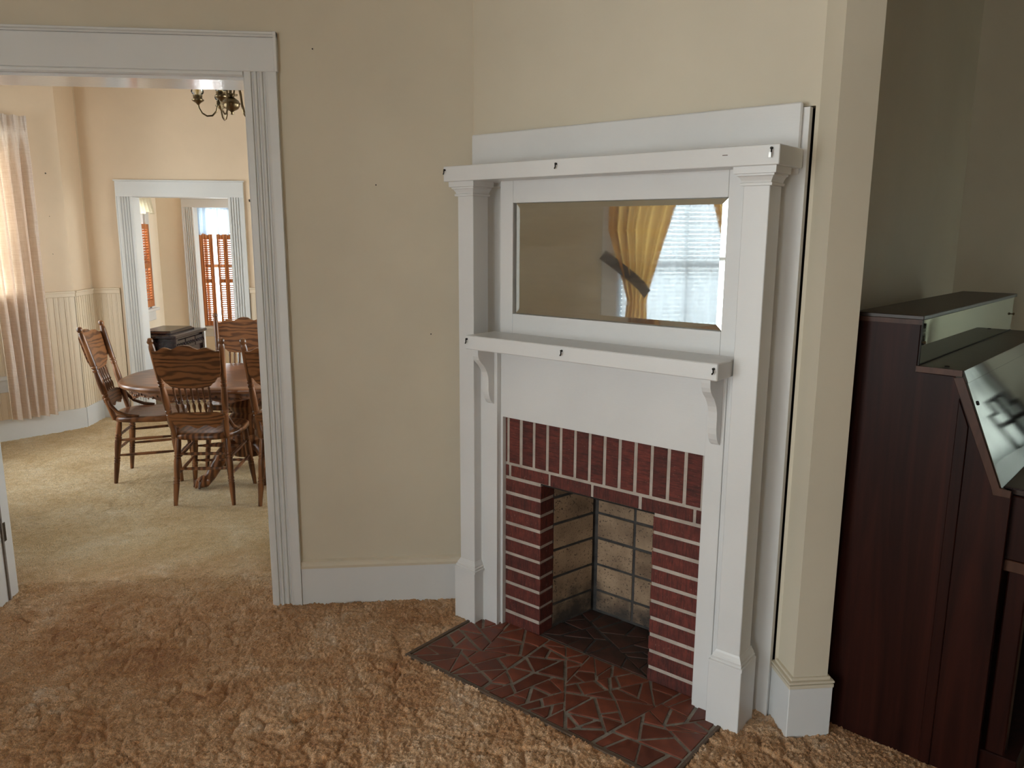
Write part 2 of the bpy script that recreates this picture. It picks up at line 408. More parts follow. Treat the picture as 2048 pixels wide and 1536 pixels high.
# dining room with its bay
DX = -2.95
wall('wall_dining_back', (DX-.1, 7.10), (.8, 7.10), .14, CE, M['dining'], [(.495, 1.295, -.06, 1.916)])
wall('wall_dining_corner', (DX, 7.10), (DX, 6.75), -.1, CE, M['dining'])
DG = 1.10
dgx, dgy = DX-DG*S2, 6.75-DG*S2
wF = wall('wall_bay_far', (DX, 6.75), (dgx, dgy), -.1, CE, M['dining'], [(.40, .98, .515, 2.34)])
wall('wall_bay_middle', (dgx, dgy), (dgx, 4.88), -.1, CE, M['dining'], [(.20, .88, .515, 2.34)])
wall('wall_bay_near', (dgx, 4.88), (DX, 4.88-DG*S2), -.1, CE, M['dining'], [(.18, .76, .515, 2.34)])
wall('wall_dining_left', (DX, 4.88-DG*S2), (DX, 3.5), -.1, CE, M['dining'])
wall('wall_dining_front', (-3.2, 3.533), (.8, 3.533), -.02, CE, M['dining'], [(1.27, 2.48, -.06, 2.225)])
wall('wall_dining_right', (.3, 3.5), (.3, 7.2), -.1, CE, M['dining'], [(.90, 2.80, .55, 2.35)])
# kitchen and back porch
wall('wall_kitchen_left', (DX+.01, 10.0), (DX+.01, 7.1), -.12, CE, M['kitchen'], [(1.56, 2.46, .85, 1.88)])
wall('wall_kitchen_back', (DX, 8.84), (.2, 8.84), .12, CE, M['kitchen'], [(.39, 1.20, -.06, 1.885)])
wall('wall_porch_back', (DX-.1, 10.0), (.2, 10.0), .1, CE, M['kitchen'], [(.215, .61, .48, 1.95)])
wall('wall_kitchen_right', (.1, 7.2), (.1, 10.05), -.1, CE, M['kitchen'], [(.18, 1.38, .40, 2.50), (1.83, 2.68, .60, 2.20)])

for u, z in ((.117, 2.072), (.121, 1.741), (.124, 1.446)):       # old nails and plugs left in the plaster
    build('nail', MB().tube([(u, -.002, z), (u, .006, z-.002)], .0022 if z < 2 else .005, 6), M['lintel'], wF)
for x, z in ((-.4645, 2.3286), (-.0189, 1.2008), (-.2328, 1.8132)):
    build('nail', MB().tube([(x+3.2, .002, z), (x+3.2, -.004, z)], .0028, 6), M['lintel'], wA)
# fluted casing profile: width w along u, depth d along v
def flute(w, d, n=3, lead=.22, tail=.26):
    p = [(0, 0), (0, d*.8), (.04*w, d), (lead*w, d)]
    fw = w*(1-lead-tail)/n
    for i in range(n):
        a = lead*w+i*fw
        p += [(a+.04*fw, d*.5), (a+.28*fw, d*.5), (a+.42*fw, d*.8), (a+.62*fw, d*1.05), (a+.96*fw, d)]
    p += [(w*(1-tail)+.02*w, d), (w*.93, d), (w*.94, d*1.35), (w, d*1.35), (w, 0)]
    return p
# big cased opening, wall A
def fr_casing(x, sgn, yb): return lambda u, v, w: (x+sgn*u, yb-v, w)
cas = thing('trim_1', (-.668, AY, 0), kind='structure')
o_ = (.668, -AY, 0)
build('side_casing', MB(o_).prism(flute(.128, .020), -.02, 2.236, fr_casing(-.732, 1, AY)), M['white2'], cas)
build('side_casing', MB(o_).prism(flute(.128, .020), -.02, 2.236, fr_casing(-1.918, -1, AY)), M['white2'], cas)
hd = MB(o_)
hd.box(-2.05, -.604, AY-.022, AY, 2.236, 2.362)
hd.prism([(0, 0), (.032, 0), (.032, .006), (.024, .012), (.024, .021), (0, .021)], -2.056, -.598, lambda u, v, w: (w, AY-u, 2.362+v))
hd.box(-.611, -.598, AY-.030, AY, 2.236, 2.383)
build('head_casing', hd, M['white2'], cas, bevel=.002)
build('head_bead', MB(o_).prism([(0, 0), (.020, 0), (.026, .006), (.026, .016), (.018, .022), (0, .022)], -1.918, -.732, lambda u, v, w: (w, AY-u, 2.216+v)), M['white2'], cas)
jm = MB(o_)
jm.box(-1.934, -.712, AY-.002, 3.537, 2.205, 2.2255)
build('head_jamb', jm, M['soffit'], cas)
build('side_jamb', MB(o_).box(-.735, -.715, AY-.002, 3.537, -.02, 2.207), M['white2'], cas)
lj = MB(o_)
lj.box(-1.935, -1.915, AY-.002, 3.537, -.02, 2.207)
build('side_jamb', lj, M['white2'], cas)

# baseboards of the living room
bb = thing('baseboard_back', (-.22, AY, 0), kind='structure'); o_ = (.22, -AY, 0)
build('board', MB(o_).box(-.604, .17, AY-.018, AY, -.03, .168), M['white2'], bb, bevel=.002)
build('cap', MB(o_).prism([(0, 0), (.020, 0), (.022, .012), (.014, .022), (.014, .030), (0, .037)], -.604, .17, lambda u, v, w: (w, AY-u, .166+v)), M['cream_trim'], bb)
bb = thing('baseboard_pier', (1.2, 2.22, 0), kind='structure'); o_ = (-1.2, -2.22, 0)
m = MB(o_).box(1.128, 1.276, 2.204, 2.345, -.03, .172)
build('board', m, M['white2'], bb, bevel=.002)
def cap_sq(o, x0, x1, y0, y1, z):
    m = MB(o)
    for e, a, b in ((.002, 0, .012), (-.002, .012, .016), (.003, .016, .024), (-.007, .024, .034)):
        m.box(x0-e, x1+e, y0-e, y1+e, z+a, z+b)
    return m
build('cap', cap_sq(o_, 1.128, 1.276, 2.204, 2.345, .171), M['cream_trim'], bb, bevel=.0015)

# door leaf hinged on the left jamb, folded open into the living room
dr = thing('door_1', (-1.935, 3.36, 0), kind='structure'); o_ = (1.935, -3.36, 0)
build('door_leaf', MB(o_).box(-1.962, -1.922, 2.98, 3.452, .012, 2.19), M['white2'], dr, bevel=.003)
for z in (.27, 1.1, 1.95):
    h = MB(o_); h.box(-1.9225, -1.9195, 3.425, 3.451, z, z+.085); h.box(-1.9155, -1.9125, 3.462, 3.49, z, z+.085)
    hh = build('hinge', h, M['hinge'], dr)
    kn = MB(o_)
    for i in range(5): kn.tube([(-1.914, 3.457, z+.017*i+.001), (-1.914, 3.457, z+.017*i+.016)], .0055, 8)
    build('knuckle', kn, M['hinge'], hh)
build('stop', MB(o_).box(-1.9155, -1.908, 3.452, 3.462, 0, 2.2), M['gap'], dr)  # grey-brown strip filling the gap between leaf and jamb

# ------------------------------------------------------------------ carpet
rng = np.random.default_rng(7)
def cell_hash(ix, iy, k):
    h = np.sin(ix*127.1+iy*311.7+k*74.7)*43758.5453
    return h-np.floor(h)
def vor(x, y, cell):
    gx = x/cell; gy = y/cell; ix = np.floor(gx); iy = np.floor(gy)
    f1 = np.full(x.shape, 9.); f2 = np.full(x.shape, 9.); idv = np.zeros(x.shape)
    for dx in (-1, 0, 1):
        for dy in (-1, 0, 1):
            cx = ix+dx; cy = iy+dy
            px = cx+.1+.8*cell_hash(cx, cy, 1); py = cy+.1+.8*cell_hash(cx, cy, 2)
            d = np.hypot(gx-px, gy-py); cl = d < f1
            f2 = np.where(cl, f1, np.minimum(f2, d)); idv = np.where(cl, cell_hash(cx, cy, 3), idv); f1 = np.where(cl, d, f1)
    return f1, f2, idv
def smooth_noise(x, y, cell, k):
    gx = x/cell; gy = y/cell; ix = np.floor(gx); iy = np.floor(gy); fx = gx-ix; fy = gy-iy
    fx = fx*fx*(3-2*fx); fy = fy*fy*(3-2*fy)
    a = cell_hash(ix, iy, k)*(1-fx)+cell_hash(ix+1, iy, k)*fx; b = cell_hash(ix, iy+1, k)*(1-fx)+cell_hash(ix+1, iy+1, k)*fx
    return a*(1-fy)+b*fy
HE = (-2.098, -.950, 1.908)      # hearth footprint: s0, s1, front c
def carpet(name, x0, x1, y0, y1, step, mat, lobes, tuft, label, hearth=False, zoff=0., keep=None):
    nx = int((x1-x0)/step)+1; ny = int((y1-y0)/step)+1
    X, Y = np.meshgrid(np.linspace(x0, x1, nx), np.linspace(y0, y1, ny))
    wx = X+.02*(smooth_noise(X, Y, .05, 5)-.5); wy = Y+.02*(smooth_noise(X, Y, .05, 6)-.5)
    f1, f2, idv = vor(wx, wy, .085)
    edge = np.clip((f2-f1)/.30, 0, 1)**.45
    mask = np.clip(.45+1.3*(smooth_noise(X, Y, .22, 9)-.45), .12, 1)
    lobes = lobes*(.35+.65*np.clip((3.75-Y)/.7, 0, 1))
    Z = zoff+lobes*mask*(edge-1)+lobes*.5*(idv-.5)*mask
    g1, g2, gi = vor(X, Y, .0085)
    Z = Z+tuft*(.6-g1)+tuft*.8*(gi-.5)+tuft*.4*(rng.random(X.shape)-.5)+.004*(smooth_noise(X, Y, .2, 4)-.5)
    idx = np.arange(nx*ny).reshape(ny, nx)
    F = np.stack([idx[:-1, :-1], idx[:-1, 1:], idx[1:, 1:], idx[1:, :-1]], -1).reshape(-1, 4)
    if hearth:
        xc = (X[:-1, :-1]+step/2).ravel(); yc = (Y[:-1, :-1]+step/2).ravel()
        s_ = (xc-yc)*S2; c_ = (xc+yc)*S2
        inside = (yc > AY+.01) & (yc < 3.537) & ((xc < -1.93) | (xc > -.715)) | (s_ > HE[0]) & (s_ < HE[1]) & (c_ > HE[2]) | (c_ > CB-.015) & (xc < 1.2) | (xc >= 1.2) & (yc-xc > 1.08)
        F = F[~inside]
    if keep:
        F = F[keep((X[:-1, :-1]+step/2).ravel(), (Y[:-1, :-1]+step/2).ravel())]
    V_ = np.stack([X, Y, Z], -1).reshape(-1, 3)*K
    me = bpy.data.meshes.new(name)
    me.vertices.add(len(V_)); me.vertices.foreach_set('co', V_.ravel().astype(np.float32))
    me.loops.add(F.size); me.loops.foreach_set('vertex_index', F.ravel().astype(np.int32))
    me.polygons.add(len(F)); me.polygons.foreach_set('loop_start', np.arange(0, F.size, 4, dtype=np.int32))
    me.update(calc_edges=True); me.validate()
    me.polygons.foreach_set('use_smooth', np.ones(len(me.polygons), bool))
    me.materials.append(mat)
    return tag(link(name, me), label, 'carpet', kind='stuff')
carpet('carpet', -2.35, 1.90, 1.25, 3.62, .0042, M['carpet'], .020, .009, 'tan and rust sculpted pile carpet in the fireplace room', True)
carpet('carpet', 1.1461, 4.25, -2.5, 3.55, .05, M['carpet'], .004, .002, 'tan sculpted pile carpet running under the piano', keep=lambda x, y: (y-x < 1.08) & ((x > 1.88) | (y < 1.27)))
carpet('carpet', -3.2, 1.146, -2.5, 1.25, .05, M['carpet'], .004, .002, 'tan sculpted pile carpet by the front wall')
carpet('carpet', -3.2, -2.35, 1.25, 3.318, .05, M['carpet'], .004, .002, 'tan sculpted pile carpet along the window wall')
carpet('carpet', -3.75, .8, 3.62, 7.10, .0085, M['carpet2'], .017, .006, 'golden shag carpet in the dining room', keep=lambda x, y: (x < .33) & (x > np.where(y > 6.75, DX, np.where(y > 5.97, DX-(6.75-y), np.where(y > 4.88, -9, np.where(y > 4.1, DX-(y-4.1), DX)))))  & ((y > 3.53) | (x > -1.95) & (x < -.70)))
carpet('carpet', -2.95, .1, 7.1, 10.0, .05, M['carpet2'], .002, .002, 'golden carpet beyond the dining room doorway')

# ------------------------------------------------------------------ mantel
S0, C0 = -1.525, 2.30
mt = thing('fireplace_mantel', (*sb(S0, C0), 0), -PI/4, 'white painted wooden mantel with mirror, two shelves and square posts', 'mantel')
OF = (-S0, -C0, 0)
def mB(): return MB(OF)
def mbuild(name, mb, mat='white', parent=mt, **k): return build(name, mb, M[mat], parent, **k)
BP = 2.437
m = mB(); m.box(-2.205, -1.96, BP, CB, -.02, 1.995); m.box(-1.09, -.860, BP, CB, -.02, 1.995); m.box(-1.96, -1.09, BP, CB, .92, 1.995)
mbuild('back_panel', m)
mbuild('top_board', mB().box(-2.203, -.879, 2.422, BP, 1.80, 2.009), 'white_h', bevel=.004)
mbuild('upper_shelf', mB().box(-2.185, -.867, 2.24, 2.424, 1.817, 1.8735), 'white_h', bevel=.002)
def ring_mold(m, s0, s1, c0, c1, steps):
    rs = [[(s0-o, c0-o, z), (s1+o, c0-o, z), (s1+o, c1+.2*o, z), (s0-o, c1+.2*o, z)] for o, z in steps]
    m.rings(rs)
for s0, s1, p0, p1 in ((-2.1476, -2.0676, -2.172, -2.058), (-.9846, -.9042, -1.005, -.890)):
    post = mbuild('post', mB().box(s0, s1, 2.28, 2.368, .24, 1.80), bevel=.002)
    m = mB(); ring_mold(m, s0, s1, 2.28, 2.368, [(.001, 1.762), (.008, 1.763), (.009, 1.770), (.004, 1.772), (.006, 1.778), (.012, 1.788), (.017, 1.791), (.017, 1.796), (.024, 1.797), (.025, 1.817)])
    mbuild('capital', m)
    pl = mbuild('plinth', mB().box(p0, p1, 2.268, 2.39, -.02, .226), bevel=.002)
    m = mB(); ring_mold(m, s0, s1, 2.28, 2.375, [(.015, .222), (.018, .223), (.018, .233), (.013, .235), (.014, .243), (.010, .246), (.009, .252), (.003, .262), (.0005, .268)])
    mbuild('base_moulding', m)
# overmantel frame round the mirror
OC = 2.345
fr = mbuild('overmantel_stile', mB().box(-1.985, -1.9228, OC, BP, 1.2, 1.822), bevel=.0012)
mbuild('overmantel_stile', mB().box(-1.0602, -.93, OC, BP, 1.2, 1.822), bevel=.0012)
mbuild('overmantel_rail', mB().box(-1.9222, -1.0608, OC, BP, 1.735, 1.822), 'white_h', bevel=.0012)
mbuild('overmantel_rail', mB().box(-1.9222, -1.0608, OC, BP, 1.2, 1.316), 'white_h', bevel=.0012)
mbuild('mirror_rebate', mB().box(-1.9222, -1.0608, 2.374, 2.40, 1.31, 1.74), 'lintel')
a0, a1, q0, q1, bw = -1.9155, -1.0615, 1.3165, 1.7345, .020
mv = mB(); ci, co = 2.3535, 2.3556
mv.add([(a0,co,q0),(a1,co,q0),(a1,co,q1),(a0,co,q1),(a0+bw,ci,q0+bw),(a1-bw,ci,q0+bw),(a1-bw,ci,q1-bw),(a0+bw,ci,q1-bw),
        (a0,2.372,q0),(a1,2.372,q0),(a1,2.372,q1),(a0,2.372,q1)],
       [(0,1,5,4),(1,2,6,5),(2,3,7,6),(3,0,4,7),(4,5,6,7),(8,11,10,9),(0,8,9,1),(1,9,10,2),(2,10,11,3),(3,11,8,0)])
tag(mbuild('mirror', mv, 'mirror'), 'bevelled mirror glass reflecting a window with tied curtains')
# lower stage
mbuild('pilaster', mB().box(-2.10, -1.981, 2.322, BP, -.02, 1.19), bevel=.0015)
m = mB(); m.box(-1.083, -1.020, 2.322, BP, -.02, 1.19); m.box(-1.020, -1.012, 2.328, BP, -.02, 1.19); m.box(-1.012, -.95, 2.324, BP, -.02, 1.19)
mbuild('pilaster', m, bevel=.0012)
mbuild('frieze', mB().box(-1.9808, -1.0832, OC, BP, .898, 1.20), 'white_h', bevel=.001)
for a, b in ((-1.9808, -1.9695), (-1.0945, -1.0832)):
    mbuild('lining', mB().box(a, b, OC, 2.385, -.015, .8985), bevel=.001)
mbuild('lower_shelf', mB().box(-2.017, -.988, 2.177, OC+.001, 1.1865, 1.240), 'white_h', bevel=.003)
prof = [(2.322, 1.188), (2.226, 1.188), (2.226, 1.168), (2.228, 1.152), (2.234, 1.138), (2.246, 1.125), (2.258, 1.115), (2.270, 1.100), (2.280, 1.084), (2.286, 1.066), (2.288, 1.045), (2.288, 1.012), (2.291, .992), (2.298, .973), (2.308, .959), (2.322, .950)]
for sc_ in (-2.012, -1.047):
    mbuild('bracket', mB().prism(prof, sc_-.0155, sc_+.0155, lambda u, v, w: (w, u, v)), bevel=.0008)
# small cup hooks screwed in the shelf edges
for (s_, c_, z_, shiny) in ((-2.176, 2.24, 1.860, 0), (-1.645, 2.24, 1.857, 0), (-.890, 2.24, 1.862, 1), (-2.008, 2.177, 1.226, 0), (-1.563, 2.177, 1.224, 0), (-1.000, 2.177, 1.224, 0)):
    hk = mB(); hk.tube([(s_, c_+.004, z_), (s_, c_-.006, z_)], .004, 8)
    hk.tube([(s_, c_-.004, z_), (s_+.002, c_-.009, z_-.003), (s_+.003, c_-.010, z_-.010), (s_-.001, c_-.009, z_-.016), (s_-.003, c_-.005, z_-.014)], .0022, 6)
    h_ = mbuild('hook', hk, 'black_metal')
    if shiny: mbuild('hook_plate', mB().box(s_-.004, s_+.003, c_-.012, c_-.010, z_-.026, z_-.012), 'steel', h_)
mbuild('paint_chip', mB().box(-1.038, -1.022, 2.239, 2.2402, 1.849, 1.851), 'wood_strip')

# ------------------------------------------------------------------ brick surround and firebox
BR = 2.365
bk = thing('brick_surround', (*sb(S0, BR), 0), -PI/4, 'dark red brick fireplace surround with pale mortar and buff firebox', 'fireplace')
OB = (-S0, -BR, 0)
random.seed(3)
JL, JR = -1.788, -1.286          # sides of the firebox opening
m = MB(OB); d = .0025
m.box(-1.99, -1.07, BR+d, BR+.09, .648, .93)
m.box(-1.99, JL-.004, BR+d, BR+.088, -.03, .65); m.box(JR+.004, -1.07, BR+d, BR+.088, -.03, .65)
build('mortar', m, M['mortar'], bk)
def one_brick(x0, x1, y0, y1, z0, z1, mat='brick', name='brick'):
    cx, cy, cz = (x0+x1)/2, (y0+y1)/2, (z0+z1)/2
    j = lambda: random.uniform(-.0009, .0009)
    b = MB().box(x0-cx+j(), x1-cx+j(), y0-cy+j(), y1-cy, z0-cz+j(), z1-cz+j())
    return build(name, b, M[mat], bk, loc=(cx-S0, cy-BR, cz), bevel=.0012)
for k in range(-1, 14):          # soldier course
    x = -1.958+k*.0657
    if x > -1.10: break
    one_brick(max(x+.0065, -1.985), min(x+.0592, -1.075), BR, BR+.085, .7065, .925, 'soldier')
js = [-1.985, -1.949, -1.748, -1.548, -1.342, -1.129, -1.075]
for a, b in zip(js, js[1:]):     # stretcher course carried over the opening
    one_brick(a+.006, b-.006, BR, BR+.085, .6485, .6950)
for k in range(11):              # jambs
    zt = .642-k*.0657; zb = zt-.0657
    one_brick(-1.985, JL, BR, BR+.089, max(zb+.007, -.03), zt-.007)
    one_brick(JR, -1.075, BR, BR+.089, max(zb+.007, -.03), zt-.007)
build('lintel', MB(OB).box(JL-.01, JR+.01, BR+.004, BR+.088, .641, .6465), M['lintel'], bk)
# firebox: buff firebricks on the back and the splayed sides
FB = 2.69; fx0, fx1 = -1.737, -1.338; FD = BR+.089
m = MB(OB); m.box(fx0-.09, fx1+.09, FB+.004, FB+.05, -.04, .95)
for xa, xb, e in ((JL, fx0, -1), (JR, fx1, 1)):
    m.add([(xa+e*.002, FD, -.04), (xb+e*.004, FB+.02, -.04), (xb+e*.08, FB+.02, -.04), (xa+e*.08, FD, -.04), (xa+e*.002, FD, .95), (xb+e*.004, FB+.02, .95), (xb+e*.08, FB+.02, .95), (xa+e*.08, FD, .95)],
          [(0,3,2,1),(4,5,6,7),(0,1,5,4),(1,2,6,5),(2,3,7,6),(3,0,4,7)])
build('firebox_mortar', m, M['dark_mortar'], bk)
build('firebox_throat', MB(OB).box(JL-.05, JR+.05, BR+.086, FB+.05, .86, .92), M['soot'], bk)
zj = [-.015, .004, .100, .2185, .339, .452, .567, .682, .80]
for k, (a, b) in enumerate(zip(zj, zj[1:])):
    if k == 0: continue
    for x0_, x1_ in ((fx0+.006, -1.5455), (-1.5455, fx1-.006)):
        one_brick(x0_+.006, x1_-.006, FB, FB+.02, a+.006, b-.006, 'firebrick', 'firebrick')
    for xa, xb, e in ((JL, fx0, -1), (JR, fx1, 1)):
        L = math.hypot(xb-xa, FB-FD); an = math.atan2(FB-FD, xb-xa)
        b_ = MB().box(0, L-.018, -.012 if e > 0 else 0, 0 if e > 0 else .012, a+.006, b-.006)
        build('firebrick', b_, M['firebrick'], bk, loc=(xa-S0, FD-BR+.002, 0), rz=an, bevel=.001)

# ------------------------------------------------------------------ hearth of broken quarry tile
he = thing('hearth', (*sb(S0, 2.14), 0), -PI/4, 'flush hearth of broken terracotta tiles set in grey grout', 'hearth')
OH = (-S0, -2.14, 0)
m = MB(OH); m.box(-2.085, -.962, 1.922, 2.372, -.06, -.0035)
build('grout', m, M['grout'], he)
build('firebox_floor', MB(OH).box(JL-.01, JR+.01, 2.37, FB+.02, -.06, -.003), M['dark_mortar'], he)
m = MB(OH); m.box(-2.100, -.948, 1.906, 1.9215, -.06, .003); m.box(-2.100, -2.0855, 1.921, 2.27, -.06, .003); m.box(-.9615, -.948, 1.921, 2.27, -.06, .003)
build('edging', m, M['wood_strip'], he, bevel=.002)
def cut(poly, p, n):
    A = []; B = []
    for i in range(len(poly)):
        a = poly[i]; b = poly[(i+1) % len(poly)]
        da = (a[0]-p[0])*n[0]+(a[1]-p[1])*n[1]; db = (b[0]-p[0])*n[0]+(b[1]-p[1])*n[1]
        (A if da >= 0 else B).append(a)
        if da*db < 0:
            t = da/(da-db); q = (a[0]+(b[0]-a[0])*t, a[1]+(b[1]-a[1])*t); A.append(q); B.append(q)
    return A, B
def area(p): return abs(sum(p[i][0]*p[(i+1) % len(p)][1]-p[(i+1) % len(p)][0]*p[i][1] for i in range(len(p))))/2
def shatter(poly, amax):
    if len(poly) < 3: return []
    a = area(poly)
    if a < amax*random.uniform(.55, 1.5): return [poly]
    cx = sum(p[0] for p in poly)/len(poly); cy = sum(p[1] for p in poly)/len(poly)
    best = max(((poly[i], poly[j]) for i in range(len(poly)) for j in range(i)), key=lambda q: math.dist(*q))
    ang = math.atan2(best[0][1]-best[1][1], best[0][0]-best[1][0])+random.uniform(-.62, .62)
    w = math.sqrt(a)*.14
    A, B = cut(poly, (cx+random.uniform(-w, w), cy+random.uniform(-w, w)), (math.cos(ang), math.sin(ang)))
    return shatter(A, amax)+shatter(B, amax)
def inset(poly, e):
    if sum(poly[i][0]*poly[(i+1) % len(poly)][1]-poly[(i+1) % len(poly)][0]*poly[i][1] for i in range(len(poly))) < 0: poly = poly[::-1]
    out = poly
    for i in range(len(poly)):
        a = poly[i]; b = poly[(i+1) % len(poly)]; L = math.dist(a, b)
        if L < 1e-6: continue
        n = (-(b[1]-a[1])/L, (b[0]-a[0])/L); ee = e*random.uniform(.25, 2.1)
        out, _ = cut(out, (a[0]+n[0]*ee, a[1]+n[1]*ee), n)
        if len(out) < 3: return None
    o2 = []
    for p in out:
        if not o2 or math.dist(p, o2[-1]) > .006: o2.append(p)
    if len(o2) > 2 and math.dist(o2[0], o2[-1]) < .006: o2.pop()
    return o2 if len(o2) > 2 else None
random.seed(21)
for rect, am, mat in (((-2.082, -.965, 1.925, 2.366), .0076, 'tile'), ((JL+.002, JR-.002, 2.37, FB), .010, 'tile_soot')):
    for p in shatter([(rect[0], rect[2]), (rect[1], rect[2]), (rect[1], rect[3]), (rect[0], rect[3])], am):
        q = inset(p, .0043)
        if not q or area(q) < .0004: continue
        cx = sum(v[0] for v in q)/len(q); cy = sum(v[1] for v in q)/len(q); zt = random.uniform(-.0008, .0012)
        tl = MB().prism([(u-cx, v-cy) for u, v in q], -.012, zt, lambda u, v, w: (u, v, w))
        build('tile', tl, M[mat], he, loc=(cx-S0, cy-2.14, 0), bevel=.0012)

# ------------------------------------------------------------------ upright piano
PA = math.radians(48.5); PD = 2.48
le = (math.sin(PA), math.cos(PA)); ee_ = (math.cos(PA), -math.sin(PA))
T0 = -.66
pr = thing('upright_piano', (le[0]*PD+ee_[0]*T0, le[1]*PD+ee_[1]*T0, 0), PI/2-PA-PI/2, 'dark mahogany upright piano with mirrored top panel and glossy sloping front', 'piano')
# local x = towards the keyboard side, local y = along the keyboard (away from the camera)
OP = (-T0, 0, 0); PL = 1.24
def pB(): return MB(OP)
def pbuild(name, mb, mat, parent=pr, **k): return build(name, mb, M[mat], parent, **k)
side = [(-.858, 0), (-.395, 0), (-.395, .903), (-.424, .921), (-.545, 1.224), (-.672, 1.226), (-.672, 1.379), (-.858, 1.379)]
for a, b in ((0, .03), (PL-.03, PL)):
    sp = pbuild('side_panel', pB().prism(side, a, b, lambda u, v, w: (u, w, v)), 'mahogany', bevel=.0015)
    if a == 0:
        pbuild('batten', pB().prism([(-.551, .0), (-.519, .0), (-.519, 1.085), (-.551, 1.165)], -.006, .002, lambda u, v, w: (u, w, v)), 'mahogany', sp, bevel=.002)
        pbuild('edge_band', pB().prism([(-.545, 1.224), (-.572, 1.221), (-.447, .925), (-.439, .900), (-.396, .900), (-.396, .921), (-.424, .924)], -.004, .002, lambda u, v, w: (u, w, v)), 'mahogany_edge', sp, bevel=.001)
pbuild('back_panel', pB().box(-.855, -.83, .03, PL-.03, .05, 1.37), 'mahogany')
pbuild('lid', pB().box(-.862, -.663, -.008, PL+.008, 1.379, 1.392), 'piano_top', bevel=.002)
pbuild('lid_edge', pB().box(-.858, -.668, -.003, .004, 1.365, 1.380), 'mahogany_edge')
mr_ = pbuild('mirror_panel', pB().box(-.674, -.6695, .012, PL-.012, 1.244, 1.377), 'piano_mirror'); tag(mr_, 'greenish mirror strip under the piano lid')
pbuild('mirror_backing', pB().box(-.70, -.6742, .03, PL-.03, 1.23, 1.378), 'black_wood')
pbuild('mirror_edge', pB().box(-.6745, -.668, .004, .0118, 1.2446, 1.378), 'lintel', mr_)
pbuild('mirror_edge', pB().box(-.6745, -.6675, .0118, PL-.012, 1.2446, 1.2475), 'lintel', mr_)
for y in (.016, PL-.03):
    kb = MB(); kb.lathe(0, 0, [(.0025, 0), (.003, .004), (.005, .006), (.0055, .009), (.003, .012)], 10)
    kb.v = [(z, x, y_) for x, y_, z in kb.v]
    pbuild('knob', kb, 'brass', mr_, loc=(-.6695-T0, y, 1.312))
sh = pbuild('music_shelf', pB().box(-.674, -.548, -.004, PL+.004, 1.226, 1.2445), 'piano_top', bevel=.001)
for y in (.035, PL-.035):
    pbuild('bumper', pB().lathe(-.60, y, [(.007, 1.2446), (.007, 1.2470), (.004, 1.2482)], 12), 'lintel', sh)
pbuild('shelf_edge', pB().box(-.672, -.549, -.006, -.0035, 1.2265, 1.244), 'mahogany_edge', sh)
# polished sloping front
fd = (.121, -.303); fl = math.hypot(*fd); fn = (.303/fl, .121/fl)
def slope(a0, a1, t0, t1, y0, y1):
    m = pB(); P = lambda a, t: (-.545+fd[0]*a+fn[0]*t, 1.224+fd[1]*a+fn[1]*t)
    c = [P(a0, t0), P(a1, t0), P(a1, t1), P(a0, t1)]
    m.prism(c, y0, y1, lambda u, v, w: (u, w, v)); return m
fb = pbuild('fallboard', slope(.055, 1.0, -.02, .004, .002, PL-.002), 'fallboard')
pbuild('fallboard_rail', slope(-.06, .055, -.02, .006, -.002, PL+.002), 'fallboard', bevel=.001)
for y in (.035, PL-.035):
    kb = MB(); kb.lathe(0, 0, [(.001, .0035), (.006, .003), (.007, 0), (.006, -.006)], 12)
    a = -math.atan2(fd[1], fd[0])
    kb.v = [(x*fd[0]/fl+z*fn[0], y_, x*fd[1]/fl+z*fn[1]) for x, y_, z in kb.v]
    pbuild('bumper', kb, 'lintel', fb, loc=(-.545+fd[0]*.25+fn[0]*.004-T0, y, 1.224+fd[1]*.25+fn[1]*.004))
pbuild('key_lid', pB().box(-.43, -.12, .035, PL-.035, .900, .921), 'black_wood', bevel=.004)
pbuild('keybed', pB().box(-.44, -.13, .03, PL-.03, .71, .90), 'mahogany', bevel=.003)
pbuild('keybed_rail', pB().box(-.42, -.12, .03, PL-.03, .675, .709), 'mahogany_edge', bevel=.002)
for y in (.04, PL-.09):
    lg = pB(); lg.box(-.385, -.335, y, y+.05, .0, .69); pbuild('leg', lg, 'mahogany', bevel=.004)
pbuild('knee_panel', pB().box(-.56, -.54, .03, PL-.03, .1, .9), 'mahogany')
pbuild('bottom_rail', pB().box(-.57, -.30, .03, PL-.03, 0, .1), 'mahogany', bevel=.003)

